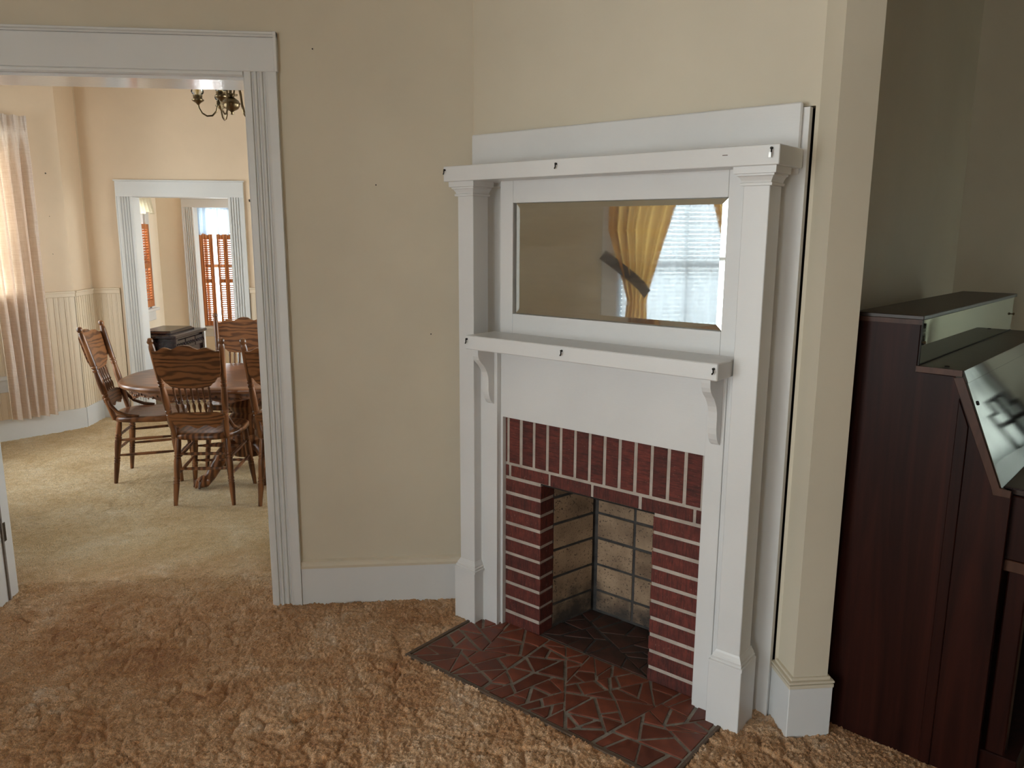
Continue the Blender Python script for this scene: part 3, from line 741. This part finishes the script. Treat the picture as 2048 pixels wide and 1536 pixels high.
# ------------------------------------------------------------------ windows
def window(name, p0, p1, u0, u1, z0, z1, inward, casing=.10, mat='white2', muntins=1, meet=.5, depth=.10, sill=True, fl=False):
    """p0->p1 wall line; inward = +1 when the room lies to the left of the line"""
    d = Vector((p1[0]-p0[0], p1[1]-p0[1])).normalized(); rz = math.atan2(d.y, d.x)
    uc = (u0+u1)/2
    w = thing(name, (p0[0]+d.x*uc, p0[1]+d.y*uc, 0), rz, kind='structure')
    h = (u1-u0)/2; s_ = inward
    def yb(m, x0, x1, a, b, za, zb):
        a, b = sorted((a*s_, b*s_)); m.box(x0, x1, a, b, za, zb); return m
    f = MB()
    yb(f, -h-casing, -h, 0, .02, z0-.02, z1+casing); yb(f, h, h+casing, 0, .02, z0-.02, z1+casing); yb(f, -h, h, 0, .02, z1, z1+casing)
    build('casing', f, M[mat], w, bevel=.002)
    jb = MB(); yb(jb, -h-.001, -h+.015, -depth, 0, z0, z1); yb(jb, h-.015, h+.001, -depth, 0, z0, z1); yb(jb, -h, h, -depth, 0, z1-.015, z1+.001); yb(jb, -h, h, -depth, 0, z0-.001, z0+.012)
    build('jamb', jb, M[mat], w)
    zm = z0+(z1-z0)*meet
    for k, (a, b, dy) in enumerate(((z0+.012, zm+.02, -.045), (zm-.02, z1-.015, -.075))):
        sh_ = MB(); t = .04
        yb(sh_, -h+.015, -h+.015+t, dy-.03, dy, a, b); yb(sh_, h-.015-t, h-.015, dy-.03, dy, a, b)
        yb(sh_, -h+.015, h-.015, dy-.03, dy, a, a+t); yb(sh_, -h+.015, h-.015, dy-.03, dy, b-t, b)
        for i in range(muntins):
            x = -h+2*h*(i+1)/(muntins+1); yb(sh_, x-.011, x+.011, dy-.025, dy-.004, a+t, b-t)
        so = build('sash', sh_, M[mat], w)
        n = muntins+1; iw = 2*h-.03-2*t
        for i in range(n):
            pn = MB(); yb(pn, -h+.015+t+iw*i/n, -h+.015+t+iw*(i+1)/n, dy-.017, dy-.013, a+t-.003, b-t+.003)
            build('pane', pn, M['glass'], so)
    if sill:
        sl = MB(); yb(sl, -h-casing-.02, h+casing+.02, -.02, .055, z0-.03, z0-.002); build('sill', sl, M[mat], w, bevel=.003)
        ap = MB(); yb(ap, -h-casing, h+casing, 0, .018, z0-.13, z0-.031); build('apron', ap, M[mat], w, bevel=.003)
    return w
window('window_1', (-3.2, AY), (-3.2, -2.5), AY-1.80, AY-.56, .54, 2.20, 1, .13, depth=.115)
window('window_2', (-3.2, AY), (-3.2, -2.5), AY-.25, AY+1.75, .47, 2.33, 1, .13, depth=.115)  # out of view, added so the room is lit from the left
window('window_11', (-3.2, -2.5), (4.25, -2.5), .15, 1.19, .47, 2.33, 1, .13, depth=.115)  # out of view, added to light the back wall from the front
window('window_9', (.3, 3.5), (.3, 7.2), .90, 2.80, .55, 2.35, 1, .10, depth=.09)  # unseen window, added to brighten the dining room
window('window_10', (.1, 7.2), (.1, 10.05), .18, 1.38, .40, 2.50, 1, .10, depth=.09)  # unseen window, added to bring more light into the kitchen
window('window_12', (.1, 7.2), (.1, 10.05), 1.83, 2.68, .60, 2.20, 1, .10, depth=.09)  # unseen window, added to brighten the porch
window('window_3', (4.25, 3.65), (4.25, -2.5), .13, .90, .80, 1.70, -1, .03, depth=.115)
window('window_4', (DX, 6.75), (dgx, dgy), .40, .98, .515, 2.34, 1, .10, muntins=0)
window('window_5', (dgx, dgy), (dgx, 4.88), .20, .88, .515, 2.34, 1, .10, muntins=0)
window('window_6', (dgx, 4.88), (DX, 4.88-DG*S2), .18, .76, .515, 2.34, 1, .10, muntins=0)
window('window_7', (DX+.01, 10.0), (DX+.01, 7.1), 1.56, 2.46, .85, 1.88, 1, .10, depth=.11, muntins=0)
window('window_8', (DX-.1, 10.0), (.2, 10.0), .215, .61, .48, 1.95, -1, .10, muntins=1)

# curtains of the living room window (seen in the mirror)
def sheet(rows, cols, fn):
    m = MB(); vs = [fn(i/cols, j/rows) for j in range(rows+1) for i in range(cols+1)]
    fs = [(j*(cols+1)+i, j*(cols+1)+i+1, (j+1)*(cols+1)+i+1, (j+1)*(cols+1)+i) for j in range(rows) for i in range(cols)]
    return m.add(vs, fs)
for sg, lab in ((1, 'gold brown drape tied back on the fireplace side of the living room window'), (-1, 'gold brown drape tied back on the far side of the living room window')):
    yc = 1.18; top, bot, pin = 2.34, .06, 1.09
    def fn(u, v, sg=sg):
        z = top+(bot-top)*v
        if z > pin:
            k = (z-pin)/(top-pin); inner = .38+(.015-.38)*k**1.05; outer = .55+.17*min(1, k*2.2)
        else:
            k = (pin-z)/(pin-bot); inner = .38-.03*k; outer = .55+.08*k
        y = inner+(outer-inner)*u
        a = .045*(.45+.55*abs(outer-inner)/.7)
        return (-3.2+.10+a*math.sin(u*2*PI*5.5+.8*math.sin(u*9))+.008*math.sin(u*31+z*3), yc+sg*y, z)
    cu = thing('drape', (-3.11, yc+sg*.55, 0), 0, lab, 'curtain', 'living room drapes')
    m = sheet(60, 110, fn); m.v = [(x+3.11, y-(yc+sg*.55), z) for x, y, z in m.v]
    build('cloth', m, M['gold_drape'], cu, smooth=True)
    tb = MB((3.11, -(yc+sg*.55), 0)); P = [(-3.155, .755, 1.455), (-3.09, .66, 1.38), (-3.06, .52, 1.27), (-3.06, .44, 1.20), (-3.075, .385, 1.13)]
    vs = []
    for x, y, z in P: vs += [(x, yc+sg*(y+.026), z-.034), (x, yc+sg*(y-.026), z+.034)]
    tb.add(vs, [(2*i, 2*i+1, 2*i+3, 2*i+2) for i in range(len(P)-1)])
    build('tieback', tb, M['tieback'], cu)
build_rod = build('curtain_rod', MB((3.13, -1.18, -2.35)).tube([(-3.13, .36, 2.35), (-3.13, 2.0, 2.35)], .009, 8), M['brass'], loc=(-3.13, 1.18, 2.35))
tag(build_rod, 'thin brass curtain rod above the living room window', 'curtain rod')
m = sheet(20, 160, lambda u, v: (.0+.010*math.sin(u*70)+.006*math.sin(u*33), -.58+1.16*u, 2.33-1.8*v))
tag(build('sheer_curtain', m, M['sheer'], loc=(-3.165, 1.18, 0), smooth=True), 'white sheer curtain hanging between the living room drapes', 'curtain')
m = MB()
for i in range(42):
    z = .60+i*.036; m.add([(-.006, -.58, z+.0168), (.006, -.58, z-.0168), (.006, .58, z-.0168), (-.006, .58, z+.0168)], [(0, 1, 2, 3)])
bl = thing('window_blind', (-3.225, 1.18, 0), 0, 'white horizontal blind behind the sheer living room curtain', 'blind')
tag(build('slats', m, M['blind'], bl), kind='stuff')
build('head_rail', MB().box(-.014, .014, -.585, .585, 2.13, 2.165), M['white2'], bl)

# piano room: invented lattice on the sill, added for its reflection in the polished slope
orn = thing('lattice_ornament', (4.165, 3.43, .798), 0, 'dark wooden lattice ornament with a stepped top on the sill beside the alcove', 'ornament')
m = MB()
for a, b, c_, d_ in ((-.105, .105, 0, .030), (-.105, -.083, 0, .27), (.083, .105, 0, .27), (-.014, .014, 0, .35), (-.105, .105, .165, .195), (-.105, -.045, .248, .272), (.045, .105, .248, .272), (-.062, -.042, .248, .35), (.042, .062, .248, .35), (-.062, .062, .325, .35)):
    m.box(-.010, .010, a, b, c_, d_)
build('lattice', m, M['black_wood'], orn)
build('foot', MB().box(-.04, .04, -.10, .10, -.001, .012), M['black_wood'], orn, bevel=.002)
m = sheet(10, 90, lambda u, v: (.008*math.sin(u*60), -.385+.77*u, 1.70-.89*v))  # curtain added to cut the light from the piano room window
tag(build('sheer_curtain', m, M['shade'], loc=(4.235, 3.135, 0), smooth=True), 'cream curtain drawn over the window beyond the piano', 'curtain')

# ------------------------------------------------------------------ dining room fittings
bdg = (-S2, -S2)                  # along the bay side, away from the corner
def diag(u, off=0.): return (DX+bdg[0]*u+S2*off, 6.75+bdg[1]*u-S2*off)
# wainscot boards, chair rails and baseboards: (name, p0, direction, room side normal, length)
ns = 0
for nm, p0, dirv, nrm, L in (('far_bay', (DX, 6.75), (-S2, -S2), (S2, -S2), 1.10), ('corner', (DX, 7.10), (0, -1), (1, 0), .352), ('back_left', (DX, 7.10), (1, 0), (0, -1), .238), ('back_right', (-1.617, 7.10), (1, 0), (0, -1), 1.9)):
    an = math.atan2(dirv[1], dirv[0]); cr_ = dirv[0]*nrm[1]-dirv[1]*nrm[0]; s_ = 1 if cr_ > 0 else -1
    ws = thing('wainscot', (p0[0], p0[1], 0), an, kind='structure')
    def yb(m, x0, x1, a, b, za, zb):
        a, b = sorted((a*s_, b*s_)); m.box(x0, x1, a, b, za, zb); return m
    bw = .082; n = max(1, int(math.ceil(L/bw)))
    for i in range(n):
        x0_ = i*bw; x1_ = min(L, x0_+bw-.003)
        m = MB(); xm = (x0_+x1_)/2
        if x1_-x0_ < .01: continue
        yb(m, x0_, xm-.006, 0, .010, .16, 1.105); yb(m, xm-.004, xm+.004, 0, .012, .16, 1.105); yb(m, xm+.006, x1_-.012, 0, .010, .16, 1.105); yb(m, x1_-.010, x1_, 0, .012, .16, 1.105)
        build('board', m, M['dining_trim'], ws)
    build('backing', yb(MB(), 0, L, 0, .0078, .16, 1.105), M['dining_trim'], ws)
    rl = MB(); yb(rl, -.004, L, 0, .022, 1.098, 1.135); yb(rl, -.004, L, 0, .030, 1.130, 1.145); build('chair_rail', rl, M['dining_trim'], ws, bevel=.003)
    build('baseboard', yb(MB(), -.004, L, 0, .020, -.02, .168), M['white2'], ws, bevel=.003)
# doorway casings towards the kitchen, and the next one
def doorway(name, xl, xr, zt, Y, cw, th, full, hh=.142):
    t = thing(name, ((xl+xr)/2, Y, 0), kind='structure'); o = (-(xl+xr)/2, -Y, 0)
    fl_ = flute(cw, .020, 4, .16, .2)
    build('side_casing', MB(o).prism(fl_, -.02, zt+.003, fr_casing(xl, -1, Y)), M['white2'], t)
    build('side_casing', MB(o).prism(fl_, -.02, zt+.003, fr_casing(xr, 1, Y)), M['white2'], t)
    m = MB(o); m.box(xl-cw, xr+cw, Y-.024, Y, zt+.002, zt+hh-.012); m.box(xl-cw-.008, xr+cw+.008, Y-.032, Y, zt+hh-.012, zt+hh)
    build('head_casing', m, M['white2'], t, bevel=.002)
    m = MB(o); m.box(xl-.018, xl, Y-.001, Y+th, -.02, zt); m.box(xr, xr+.018, Y-.001, Y+th, -.02, zt); m.box(xl-.018, xr+.018, Y-.001, Y+th, zt, zt+.018)
    build('jamb', m, M['white2'], t)
    return t
doorway('trim_2', -2.543, -1.757, 1.913, 7.10, .134, .145, True)
doorway('trim_3', -2.555, -1.755, 1.882, 8.84, .118, .125, True, .10)
# nail / plug in the wall beside the doorway
tag(build('wall_hook', MB((1.57, -7.09, -1.885)).tube([(-1.57, 7.10, 1.885), (-1.57, 7.06, 1.885), (-1.57, 7.055, 1.90)], .007, 8), M['hinge'], loc=(-1.57, 7.09, 1.885)), 'small dark hook in the peach wall beside the kitchen doorway', 'hook')

# linen drape at the bay window
def fn(u, v):
    z = 2.47+(.172-2.47)*v
    w0 = .255-.004*v; w1 = .62-.05*v
    x = w0+(w1-w0)*u
    ph = u*2*PI*5.0
    amp = .012+.030*min(1, v*6)
    pin = math.exp(-((v-.045)/.03)**2)
    f = math.sin(ph+.5*math.sin(3*v))+.35*math.sin(2*ph+1)
    return (x+.012*math.cos(ph)*min(1, v*5), .115+amp*f*(1-.55*pin)+.01*math.sin(v*7+u*9), z)
dp = thing('linen_drape', (*diag(0), 0), math.atan2(-S2, -S2), 'oatmeal linen pinch-pleated drape at the dining room bay window', 'curtain')
m = sheet(80, 150, fn); build('cloth', m, M['linen'], dp, smooth=True)
pt = MB()
for i in range(5):
    u = (i+.25)/5.0; x = .255+.365*u
    for k in (-1, 0, 1):
        pt.tube([(x+k*.008, .125+.014*(1-abs(k)), 2.472), (x+k*.004, .132+.010*(1-abs(k)), 2.39), (x, .125, 2.35)], [.008, .006, .003], 8)
build('pinch_pleats', pt, M['linen'], dp, smooth=True)
rd = build('drapery_rod', MB().tube([(.27, .085, 2.462), (1.02, .085, 2.462)], .012, 10), M['white2'], loc=(*diag(0), 0), rz=math.atan2(-S2, -S2))
tag(rd, 'white drapery rod carrying the linen drape in the bay', 'curtain rod')

# ------------------------------------------------------------------ oak dining chairs and table
RING = [(.0, .95), (.03, 1.0)]
def leg_prof(r):
    return [(0, r*.62), (.02, r*.66), (.10, r*.74), (.20, r*.86), (.30, r*.95), (.335, r*1.0), (.34, r*.86), (.35, r*.86), (.355, r*1.02), (.375, r*1.02), (.38, r*.86), (.39, r*.86), (.395, r*1.02), (.42, r*1.02), (.425, r*.9), (.55, r*1.08), (.66, r*1.15), (.70, r*1.1), (.705, r*.92), (.715, r*.92), (.72, r*1.12), (.745, r*1.12), (.75, r*.92), (.76, r*.92), (.765, r*1.1), (.79, r*1.1), (.795, r*.95), (.90, r*1.0), (1.0, r*.85)]
def make_chair(label):
    c = thing('dining_chair', (0, 0, 0), 0, label, 'chair', 'oak pressed-back chairs round the dining table')
    # saddle seat
    out = []
    for k in range(40):
        a = 2*PI*k/40; cx, cy = math.cos(a), math.sin(a)
        e = 3.2; r = (abs(cx)**e+abs(cy)**e)**(-1/e); u, v = cx*r, cy*r
        out.append((u*(.192+.026*(v+1)/2), .205+v*.222))
    rs = []
    for sc_, z in ((.86, .408), (.96, .410), (1., .420), (1., .432), (.985, .441), (.95, .446), (.85, .447), (.62, .441), (.35, .434), (.1, .432)):
        rs.append([(x*sc_, .205+(y-.205)*sc_, z) for x, y in out])
    build('seat', MB().rings(rs), M['oak'], c, smooth=True)
    for sx in (-1, 1):
        build('leg', MB().turned((sx*.172, .0, 0), (sx*.142, .045, .412), leg_prof(.0185)), M['oak'], c, smooth=True)
        build('leg', MB().turned((sx*.192, .415, 0), (sx*.155, .37, .412), leg_prof(.0185)), M['oak'], c, smooth=True)
        # raked back post with turned rings and a ball finial
        P0 = Vector((sx*.150, .022, .425)); P1 = Vector((sx*.198, -.125, 1.035))
        pp = [(0, .015), (.06, .017), (.20, .018), (.235, .018), (.24, .015), (.25, .015), (.255, .019), (.275, .019), (.28, .015), (.285, .015), (.29, .020), (.31, .019), (.40, .021), (.47, .018), (.52, .015), (.525, .019), (.545, .019), (.55, .015), (.56, .015), (.565, .0195), (.58, .0195), (.585, .016), (.62, .018), (.75, .018), (.90, .018), (.93, .0165), (.945, .013), (.95, .0145), (.965, .0185), (.985, .0175), (.997, .010), (1., .003)]
        build('back_post', MB().turned(P0, P1, pp), M['oak'], c, smooth=True)
        # bent hip bracket from post to seat
        build('hip_bracket', MB().tube([(sx*.160, -.012, .575), (sx*.176, .012, .525), (sx*.184, .05, .482), (sx*.186, .11, .458), (sx*.184, .18, .450)], [.010, .011, .011, .011, .009], 8), M['oak'], c, smooth=True)
        for z0, z1 in ((.185, .205), (.285, .305)):
            build('stretcher', MB().turned((sx*(.172-.030*z0/.412), .045*z0/.412, z0), (sx*(.192-.037*z1/.412), .415-.045*z1/.412, z1), [(0, .006), (.2, .009), (.5, .0105), (.8, .009), (1, .006)], 8), M['oak'], c, smooth=True)
    for z, y in ((.225, .025), (.315, .034)):
        w = .172-.030*z/.412
        build('stretcher', MB().turned((-w, y, z), (w, y, z), [(0, .006), (.2, .009), (.5, .0105), (.8, .009), (1, .006)], 8), M['oak'], c, smooth=True)
    for z, y in ((.17, .395), (.27, .385)):
        w = .192-.037*z/.412
        build('stretcher', MB().turned((-w, y, z), (w, y, z), [(0, .006), (.15, .008), (.2, .011), (.25, .008), (.5, .012), (.75, .008), (.8, .011), (.85, .008), (1, .006)], 8), M['oak'], c, smooth=True)
    # scalloped pressed crest panel, lying in the raked plane
    def back(x, z): return (x, -.002-.241*(z-.44)+.035*(1-(x/.19)**2)*-.6, z)
    half = [(0, .999), (.03, .995), (.055, .980), (.075, .973), (.095, .981), (.12, .985), (.145, .970), (.165, .960), (.180, .965), (.188, .962), (.182, .92), (.180, .86), (.176, .815), (.166, .800), (.154, .812), (.150, .795), (.140, .775), (.120, .765), (.112, .750), (.06, .742), (0, .741)]
    cols = 36; front = []; 
    hz = [h for h in half]
    topc = [h for h in hz[:10]]; botc = [h for h in hz[9:]][::-1]
    def interp(c_, x):
        for (xa, za), (xb, zb) in zip(c_, c_[1:]):
            if xa <= x <= xb: return za+(zb-za)*((x-xa)/(xb-xa) if xb > xa else 0)
        return c_[-1][1]
    botm = [(0, .741), (.06, .742), (.112, .750), (.120, .765), (.140, .775), (.150, .795), (.158, .806), (.166, .803), (.176, .817), (.181, .87), (.186, .95), (.188, .968)]
    m = MB(); vs = []; fs = []
    for i in range(cols+1):
        x = -.188+.376*i/cols; ax = abs(x); zt = interp(topc, min(ax, .188)); zb = min(interp(botm, min(ax, .188)), zt-.002)
        for k in range(5):
            z = zb+(zt-zb)*k/4; p = back(x, z)
            for e in (-.009, .009): vs.append((p[0], p[1]+e, p[2]))
    R = 10
    for i in range(cols):
        for k in range(4):
            a = i*R+k*2; b = (i+1)*R+k*2
            fs += [(a, b, b+2, a+2), (a+1, a+3, b+3, b+1)]
        fs += [(i*R, i*R+1, (i+1)*R+1, (i+1)*R), (i*R+8, (i+1)*R+8, (i+1)*R+9, i*R+9)]
    for i in (0, cols):
        for k in range(4): fs.append((i*R+k*2, i*R+k*2+1, i*R+k*2+3, i*R+k*2+2))
    m.add(vs, fs); build('crest_panel', m, M['oak_x'], c, smooth=True)
    # lower slat
    m = MB(); vs = []; fs = []; cols2 = 24
    for i in range(cols2+1):
        x = -.158+.316*i/cols2; ax = abs(x)/.158
        zt = .588-.012*max(0, (ax-.8)/.2)**.5*1.0 if ax > .8 else .588
        zb = .508-.020*math.cos(ax*PI*1.5)**2*(1 if ax < .7 else .4)+(.03 if ax > .9 else 0)
        for z in (zb, zt):
            p = back(x, z); p = (p[0], p[1]+.01, p[2])
            for e in (-.008, .008): vs.append((p[0], p[1]+e, p[2]))
    for i in range(cols2):
        a = i*4; b = a+4
        fs += [(a, b, b+2, a+2), (a+1, a+3, b+3, b+1), (a, a+1, b+1, b), (a+2, b+2, b+3, a+3)]
    fs += [(0, 2, 3, 1), (cols2*4, cols2*4+1, cols2*4+3, cols2*4+2)]
    m.add(vs, fs); build('lower_slat', m, M['oak_x'], c, smooth=True)
    sp = [(0, .005), (.10, .006), (.2, .0095), (.3, .0105), (.38, .006), (.42, .005), (.44, .009), (.48, .009), (.5, .006), (.7, .0065), (.88, .008), (.93, .0055), (.96, .008), (1, .006)]
    for i in range(7):
        x = -.100+.200*i/6
        a = back(x*.95, .583); b = back(x, .746)
        build('spindle', MB().turned((a[0], a[1]+.008, a[2]), b, sp, 8), M['oak'], c, smooth=True)
    return c
ch = make_chair('oak pressed-back chair with its panelled back to the fireplace room, at the table middle')
ch.location = (-1.400*K, 4.655*K, 0); ch.rotation_euler = (0, 0, math.radians(-2))
dup(ch, (-2.112, 5.315, 0), -PI/2+math.radians(4), 'oak pressed-back chair at the rounded table end by the bay window')
dup(ch, (-.895, 4.63, 0), math.radians(5), 'oak pressed-back chair half hidden behind the white fluted casing')
dup(ch, (-1.425, 5.86, 0), PI+math.radians(2), 'oak pressed-back chair on the kitchen doorway side of the table')

TX, TY, TZ = -1.26, 5.235, .70
tb = thing('dining_table', (TX, TY, 0), 0, 'oval oak pedestal dining table with carved apron and claw feet', 'table')
def oval(a, b, n=72, e=2.5):
    o = []
    for k in range(n):
        t = 2*PI*k/n; cx, cy = math.cos(t), math.sin(t); r = (abs(cx)**e+abs(cy)**e)**(-1/e); o.append((cx*r*a, cy*r*b))
    return o
ov = oval(.76, .50)
rs = []
for d_, z in ((-.03, .664), (-.006, .667), (0, .676), (.0, .686), (-.004, .694), (-.016, .699), (-.05, .700), (-.3, .700)):
    rs.append([(x*(1+d_/.76), y*(1+d_/.5), z) for x, y in ov])
build('table_top', MB().rings(rs), M['oak_top'], tb, smooth=True)
rs = []; n_ = len(ov)
inn = oval(.695, .435); inn2 = oval(.675, .415)
lowz = [.612-.014*math.cos(2*PI*k/n_*12)-.006*math.cos(2*PI*k/n_*24) for k in range(n_)]
rs = [[(x, y, .668) for x, y in inn2], [(x, y, lowz[k]) for k, (x, y) in enumerate(inn2)], [(x, y, lowz[k]) for k, (x, y) in enumerate(inn)], [(x, y, .668) for x, y in inn]]
ap = build('apron', MB().rings(rs, cap=False), M['oak_x'], tb, smooth=True)
cv = MB(); random.seed(5)
for k in range(120):
    t = 2*PI*k/120; i = int(k/120*n_); x, y = inn[i]; x2, y2 = inn[(i+1) % n_]; f_ = k/120*n_-i
    x, y = x+(x2-x)*f_, y+(y2-y)*f_; z = .628+.010*math.sin(k*1.3)
    L = math.hypot(x, y); r = random.uniform(.007, .012)
    cv.rings([[(x*(1+h/L)+q*math.cos(a)*-y/L, y*(1+h/L)+q*math.cos(a)*x/L, z+q*math.sin(a)) for a in [2*PI*j/6 for j in range(6)]] for q, h in ((r, 0), (r*.75, .004), (r*.2, .007))])
build('carving', cv, M['oak'], ap, smooth=True)
build('pedestal', MB().lathe(0, 0, [(.20, .66), (.19, .62), (.10, .60), (.085, .56), (.10, .53), (.12, .50), (.105, .47), (.085, .45), (.11, .43), (.125, .40), (.125, .34), (.10, .31), (.12, .29), (.125, .22), (.10, .16)], 24), M['oak'], tb, smooth=True)
for k in range(4):
    a = PI/4+k*PI/2; dx, dy = math.cos(a), math.sin(a)
    if k in (1, 2): pass
    path = [(.07, .24), (.14, .235), (.20, .185), (.25, .125), (.29, .07), (.325, .045)]
    m = MB(); m.tube([(dx*r, dy*r, z) for r, z in path], [.045, .05, .046, .040, .034, .036], 10)
    m.tube([(dx*.31, dy*.31, .04), (dx*.335, dy*.335, .045), (dx*.365, dy*.365, .035), (dx*.385, dy*.385, .018)], [.034, .042, .034, .014], 10)
    ft = build('foot', m, M['oak'], tb, smooth=True)
    for q in (-.45, 0, .45):
        ca = a+q
        build('claw', MB().tube([(dx*.33+math.cos(ca)*.02, dy*.33+math.sin(ca)*.02, .07), (dx*.33+math.cos(ca)*.05, dy*.33+math.sin(ca)*.05, .05), (dx*.33+math.cos(ca)*.066, dy*.33+math.sin(ca)*.066, .012)], [.010, .014, .007], 8), M['oak'], ft, smooth=True)

# ------------------------------------------------------------------ chandelier over the table
CX, CY, CZ = -1.275, 5.38, 2.43
chd = thing('chandelier', (CX, CY, CE), 0, 'antique brass chandelier with clear glass chimneys above the dining table', 'chandelier')
OC_ = (0, 0, CZ-CE)
build('stem', MB(OC_).lathe(0, 0, [(.007, .045), (.007, CE-CZ-.02)], 10), M['brass'], chd, smooth=True)
build('canopy', MB(OC_).lathe(0, 0, [(.01, CE-CZ-.05), (.045, CE-CZ-.03), (.06, CE-CZ-.004), (.06, CE-CZ)], 20), M['brass'], chd, smooth=True)
build('body', MB(OC_).lathe(0, 0, [(r*1.12, z*1.1) for r, z in [(.002, -.064), (.010, -.060), (.012, -.05), (.008, -.046), (.020, -.040), (.036, -.031), (.045, -.016), (.046, -.006), (.049, -.004), (.049, .001), (.046, .003), (.040, .015), (.026, .026), (.018, .032), (.018, .040), (.036, .042), (.037, .050), (.026, .052), (.008, .054)]], 24), M['brass'], chd, smooth=True)
for k in range(5):
    a = PI+.25+k*2*PI/5; dx, dy = math.cos(a), math.sin(a)
    P = [(.022, .05), (.028, .085), (.048, .100), (.066, .088), (.074, .05), (.080, -.01), (.092, -.055), (.118, -.082), (.150, -.086), (.178, -.070), (.194, -.04), (.198, -.015)]
    arm = build('arm', MB(OC_).tube([(dx*r, dy*r, z) for r, z in P], .0055, 8), M['brass'], chd, smooth=True)
    px, py = dx*.198, dy*.198
    build('cup', MB(OC_).lathe(px, py, [(r*1.12, z) for r, z in [(.006, -.022), (.012, -.012), (.024, -.002), (.032, .004), (.033, .010), (.026, .014), (.024, .022), (.026, .036), (.024, .036), (.010, .034)]], 16), M['brass'], arm, smooth=True)
    build('chimney', MB(OC_).rings([[(px+r*math.cos(2*PI*j/18), py+r*math.sin(2*PI*j/18), z) for j in range(18)] for r, z in ((.023, .036), (.034, .046), (.039, .058), (.035, .070), (.026, .082), (.023, .11), (.0235, .15))], cap=False), M['glass'], arm, smooth=True)
    build('bulb', MB(OC_).lathe(px, py, [(.006, .03), (.008, .05), (.011, .065), (.008, .085), (.002, .10)], 10), M['bulb'], arm, smooth=True)

# ------------------------------------------------------------------ beyond the dining room
cb = thing('sewing_cabinet', (-2.50, 7.62, 0), math.radians(-8), 'black carved sewing cabinet with glossy raised top beyond the doorway', 'cabinet')
m = MB(); m.box(-.20, .18, -.30, .30, .12, .67)
build('body', m, M['black_wood'], cb, bevel=.004)
build('top', MB().box(-.235, .215, -.335, .335, .672, .70), M['black_wood'], cb, bevel=.006)
m = MB(); m.rings([[(x*f, y*f2, z) for x, y in ((-.19, -.24), (.13, -.24), (.13, .24), (-.19, .24))] for f, f2, z in ((1, 1, .699), (1, 1, .712), (.9, .93, .722), (.86, .90, .730))])
build('raised_lid', m, M['black_wood'], cb)
for y0, y1 in ((-.29, -.11), (-.095, .095), (.11, .29)):
    df = build('drawer', MB().box(.18, .196, y0, y1, .56, .65), M['black_wood'], cb, bevel=.004)
    cvm = MB()
    for j in range(4):
        yy = y0+(y1-y0)*(j+.5)/4
        cvm.tube([(.197, yy-.014, .60), (.203, yy-.006, .615), (.203, yy+.006, .595), (.197, yy+.014, .61)], .006, 6)
    build('carving', cvm, M['black_wood'], df, smooth=True)
for y in (-.30, .26):
    build('panel_post', MB().box(.175, .20, y, y+.04, .12, .67), M['black_wood'], cb, bevel=.003)
for sx, sy in ((-1, -1), (-1, 1), (1, -1), (1, 1)):
    build('leg', MB().turned((sx*.17, sy*.27, 0), (sx*.17, sy*.27, .13), [(0, .015), (.3, .022), (.6, .018), (1, .028)]), M['black_wood'], cb, smooth=True)

# louvered shutters
def shutter(name, p0, an, W_, z0, z1, label, mid=True, grp='orange pine louvered shutters', st=.045):
    s_ = thing(name, (p0[0], p0[1], z0), an, label, 'shutter', grp); h = z1-z0
    for a, b in ((0, st), (W_-st, W_)): build('stile', MB().box(a, b, -.012, .012, 0, h), M['shutter'], s_, bevel=.001)
    rails = [(0, .06), (h-.05, h)]+([(h*.47, h*.47+.05)] if mid else [])
    for a, b in rails: build('rail', MB().box(st, W_-st, -.011, .011, a, b), M['shutter'], s_, bevel=.001)
    rails.sort()
    for (a0, a1), (b0, b1) in zip(rails, rails[1:]):
        z = a1+.012
        while z < b0-.008:
            build('slat', MB().add([(st, -.009, z+.007), (W_-st, -.009, z+.007), (W_-st, .009, z-.007), (st, .009, z-.007), (st, -.009, z+.0095), (W_-st, -.009, z+.0095), (W_-st, .009, z-.0045), (st, .009, z-.0045)], [(0,3,2,1),(4,5,6,7),(0,1,5,4),(1,2,6,5),(2,3,7,6),(3,0,4,7)]), M['shutter'], s_)
            z += .026
    return s_
for i, (x, w_) in enumerate(((-2.835, .155), (-2.632, .098), (-2.533, .098))):
    shutter('window_shutter', (x, 9.965), 0, w_, .49, 1.60, ['orange louvered shutter on the corner side of the porch window post', 'narrow orange louvered shutter next to the porch window post', 'narrow orange louvered shutter beside the porch window casing'][i], st=(.046, .024, .024)[i])
for i, y in enumerate((7.56, 8.01)):
    shutter('window_shutter', (DX+.045, y), PI/2, .43, .87, 1.70, ['orange louvered shutter on the kitchen window beside the dining wall', 'orange louvered shutter on the kitchen window beside the far corner'][i])
m = sheet(14, 90, lambda u, v: (-.23+.46*u, -.02-.03*math.sin(u*36)*(.4+.6*v)-.02*v, 1.97-.37*v+.012*math.sin(u*36)*v))
tag(build('valance', m, M['valance_blue'], loc=(-2.637, 9.94, 0), smooth=True), 'pale blue gathered valance above the porch window shutters', 'valance')
m = sheet(12, 90, lambda u, v: (.02+.022*math.sin(u*70)*(.4+.6*v)+.02*v, -.50+1.0*u, 1.98-.17*v-.012*math.sin(u*20)*v))
tag(build('valance', m, M['valance_floral'], loc=(DX+.05, 8.0, 0), smooth=True), 'cream floral gathered valance above the kitchen window', 'valance')
print('objects', len(bpy.data.objects), 'tris', sum(len(o.data.loop_triangles) if o.data.loop_triangles else len(o.data.polygons)*2 for o in bpy.data.objects if o.type == 'MESH'))
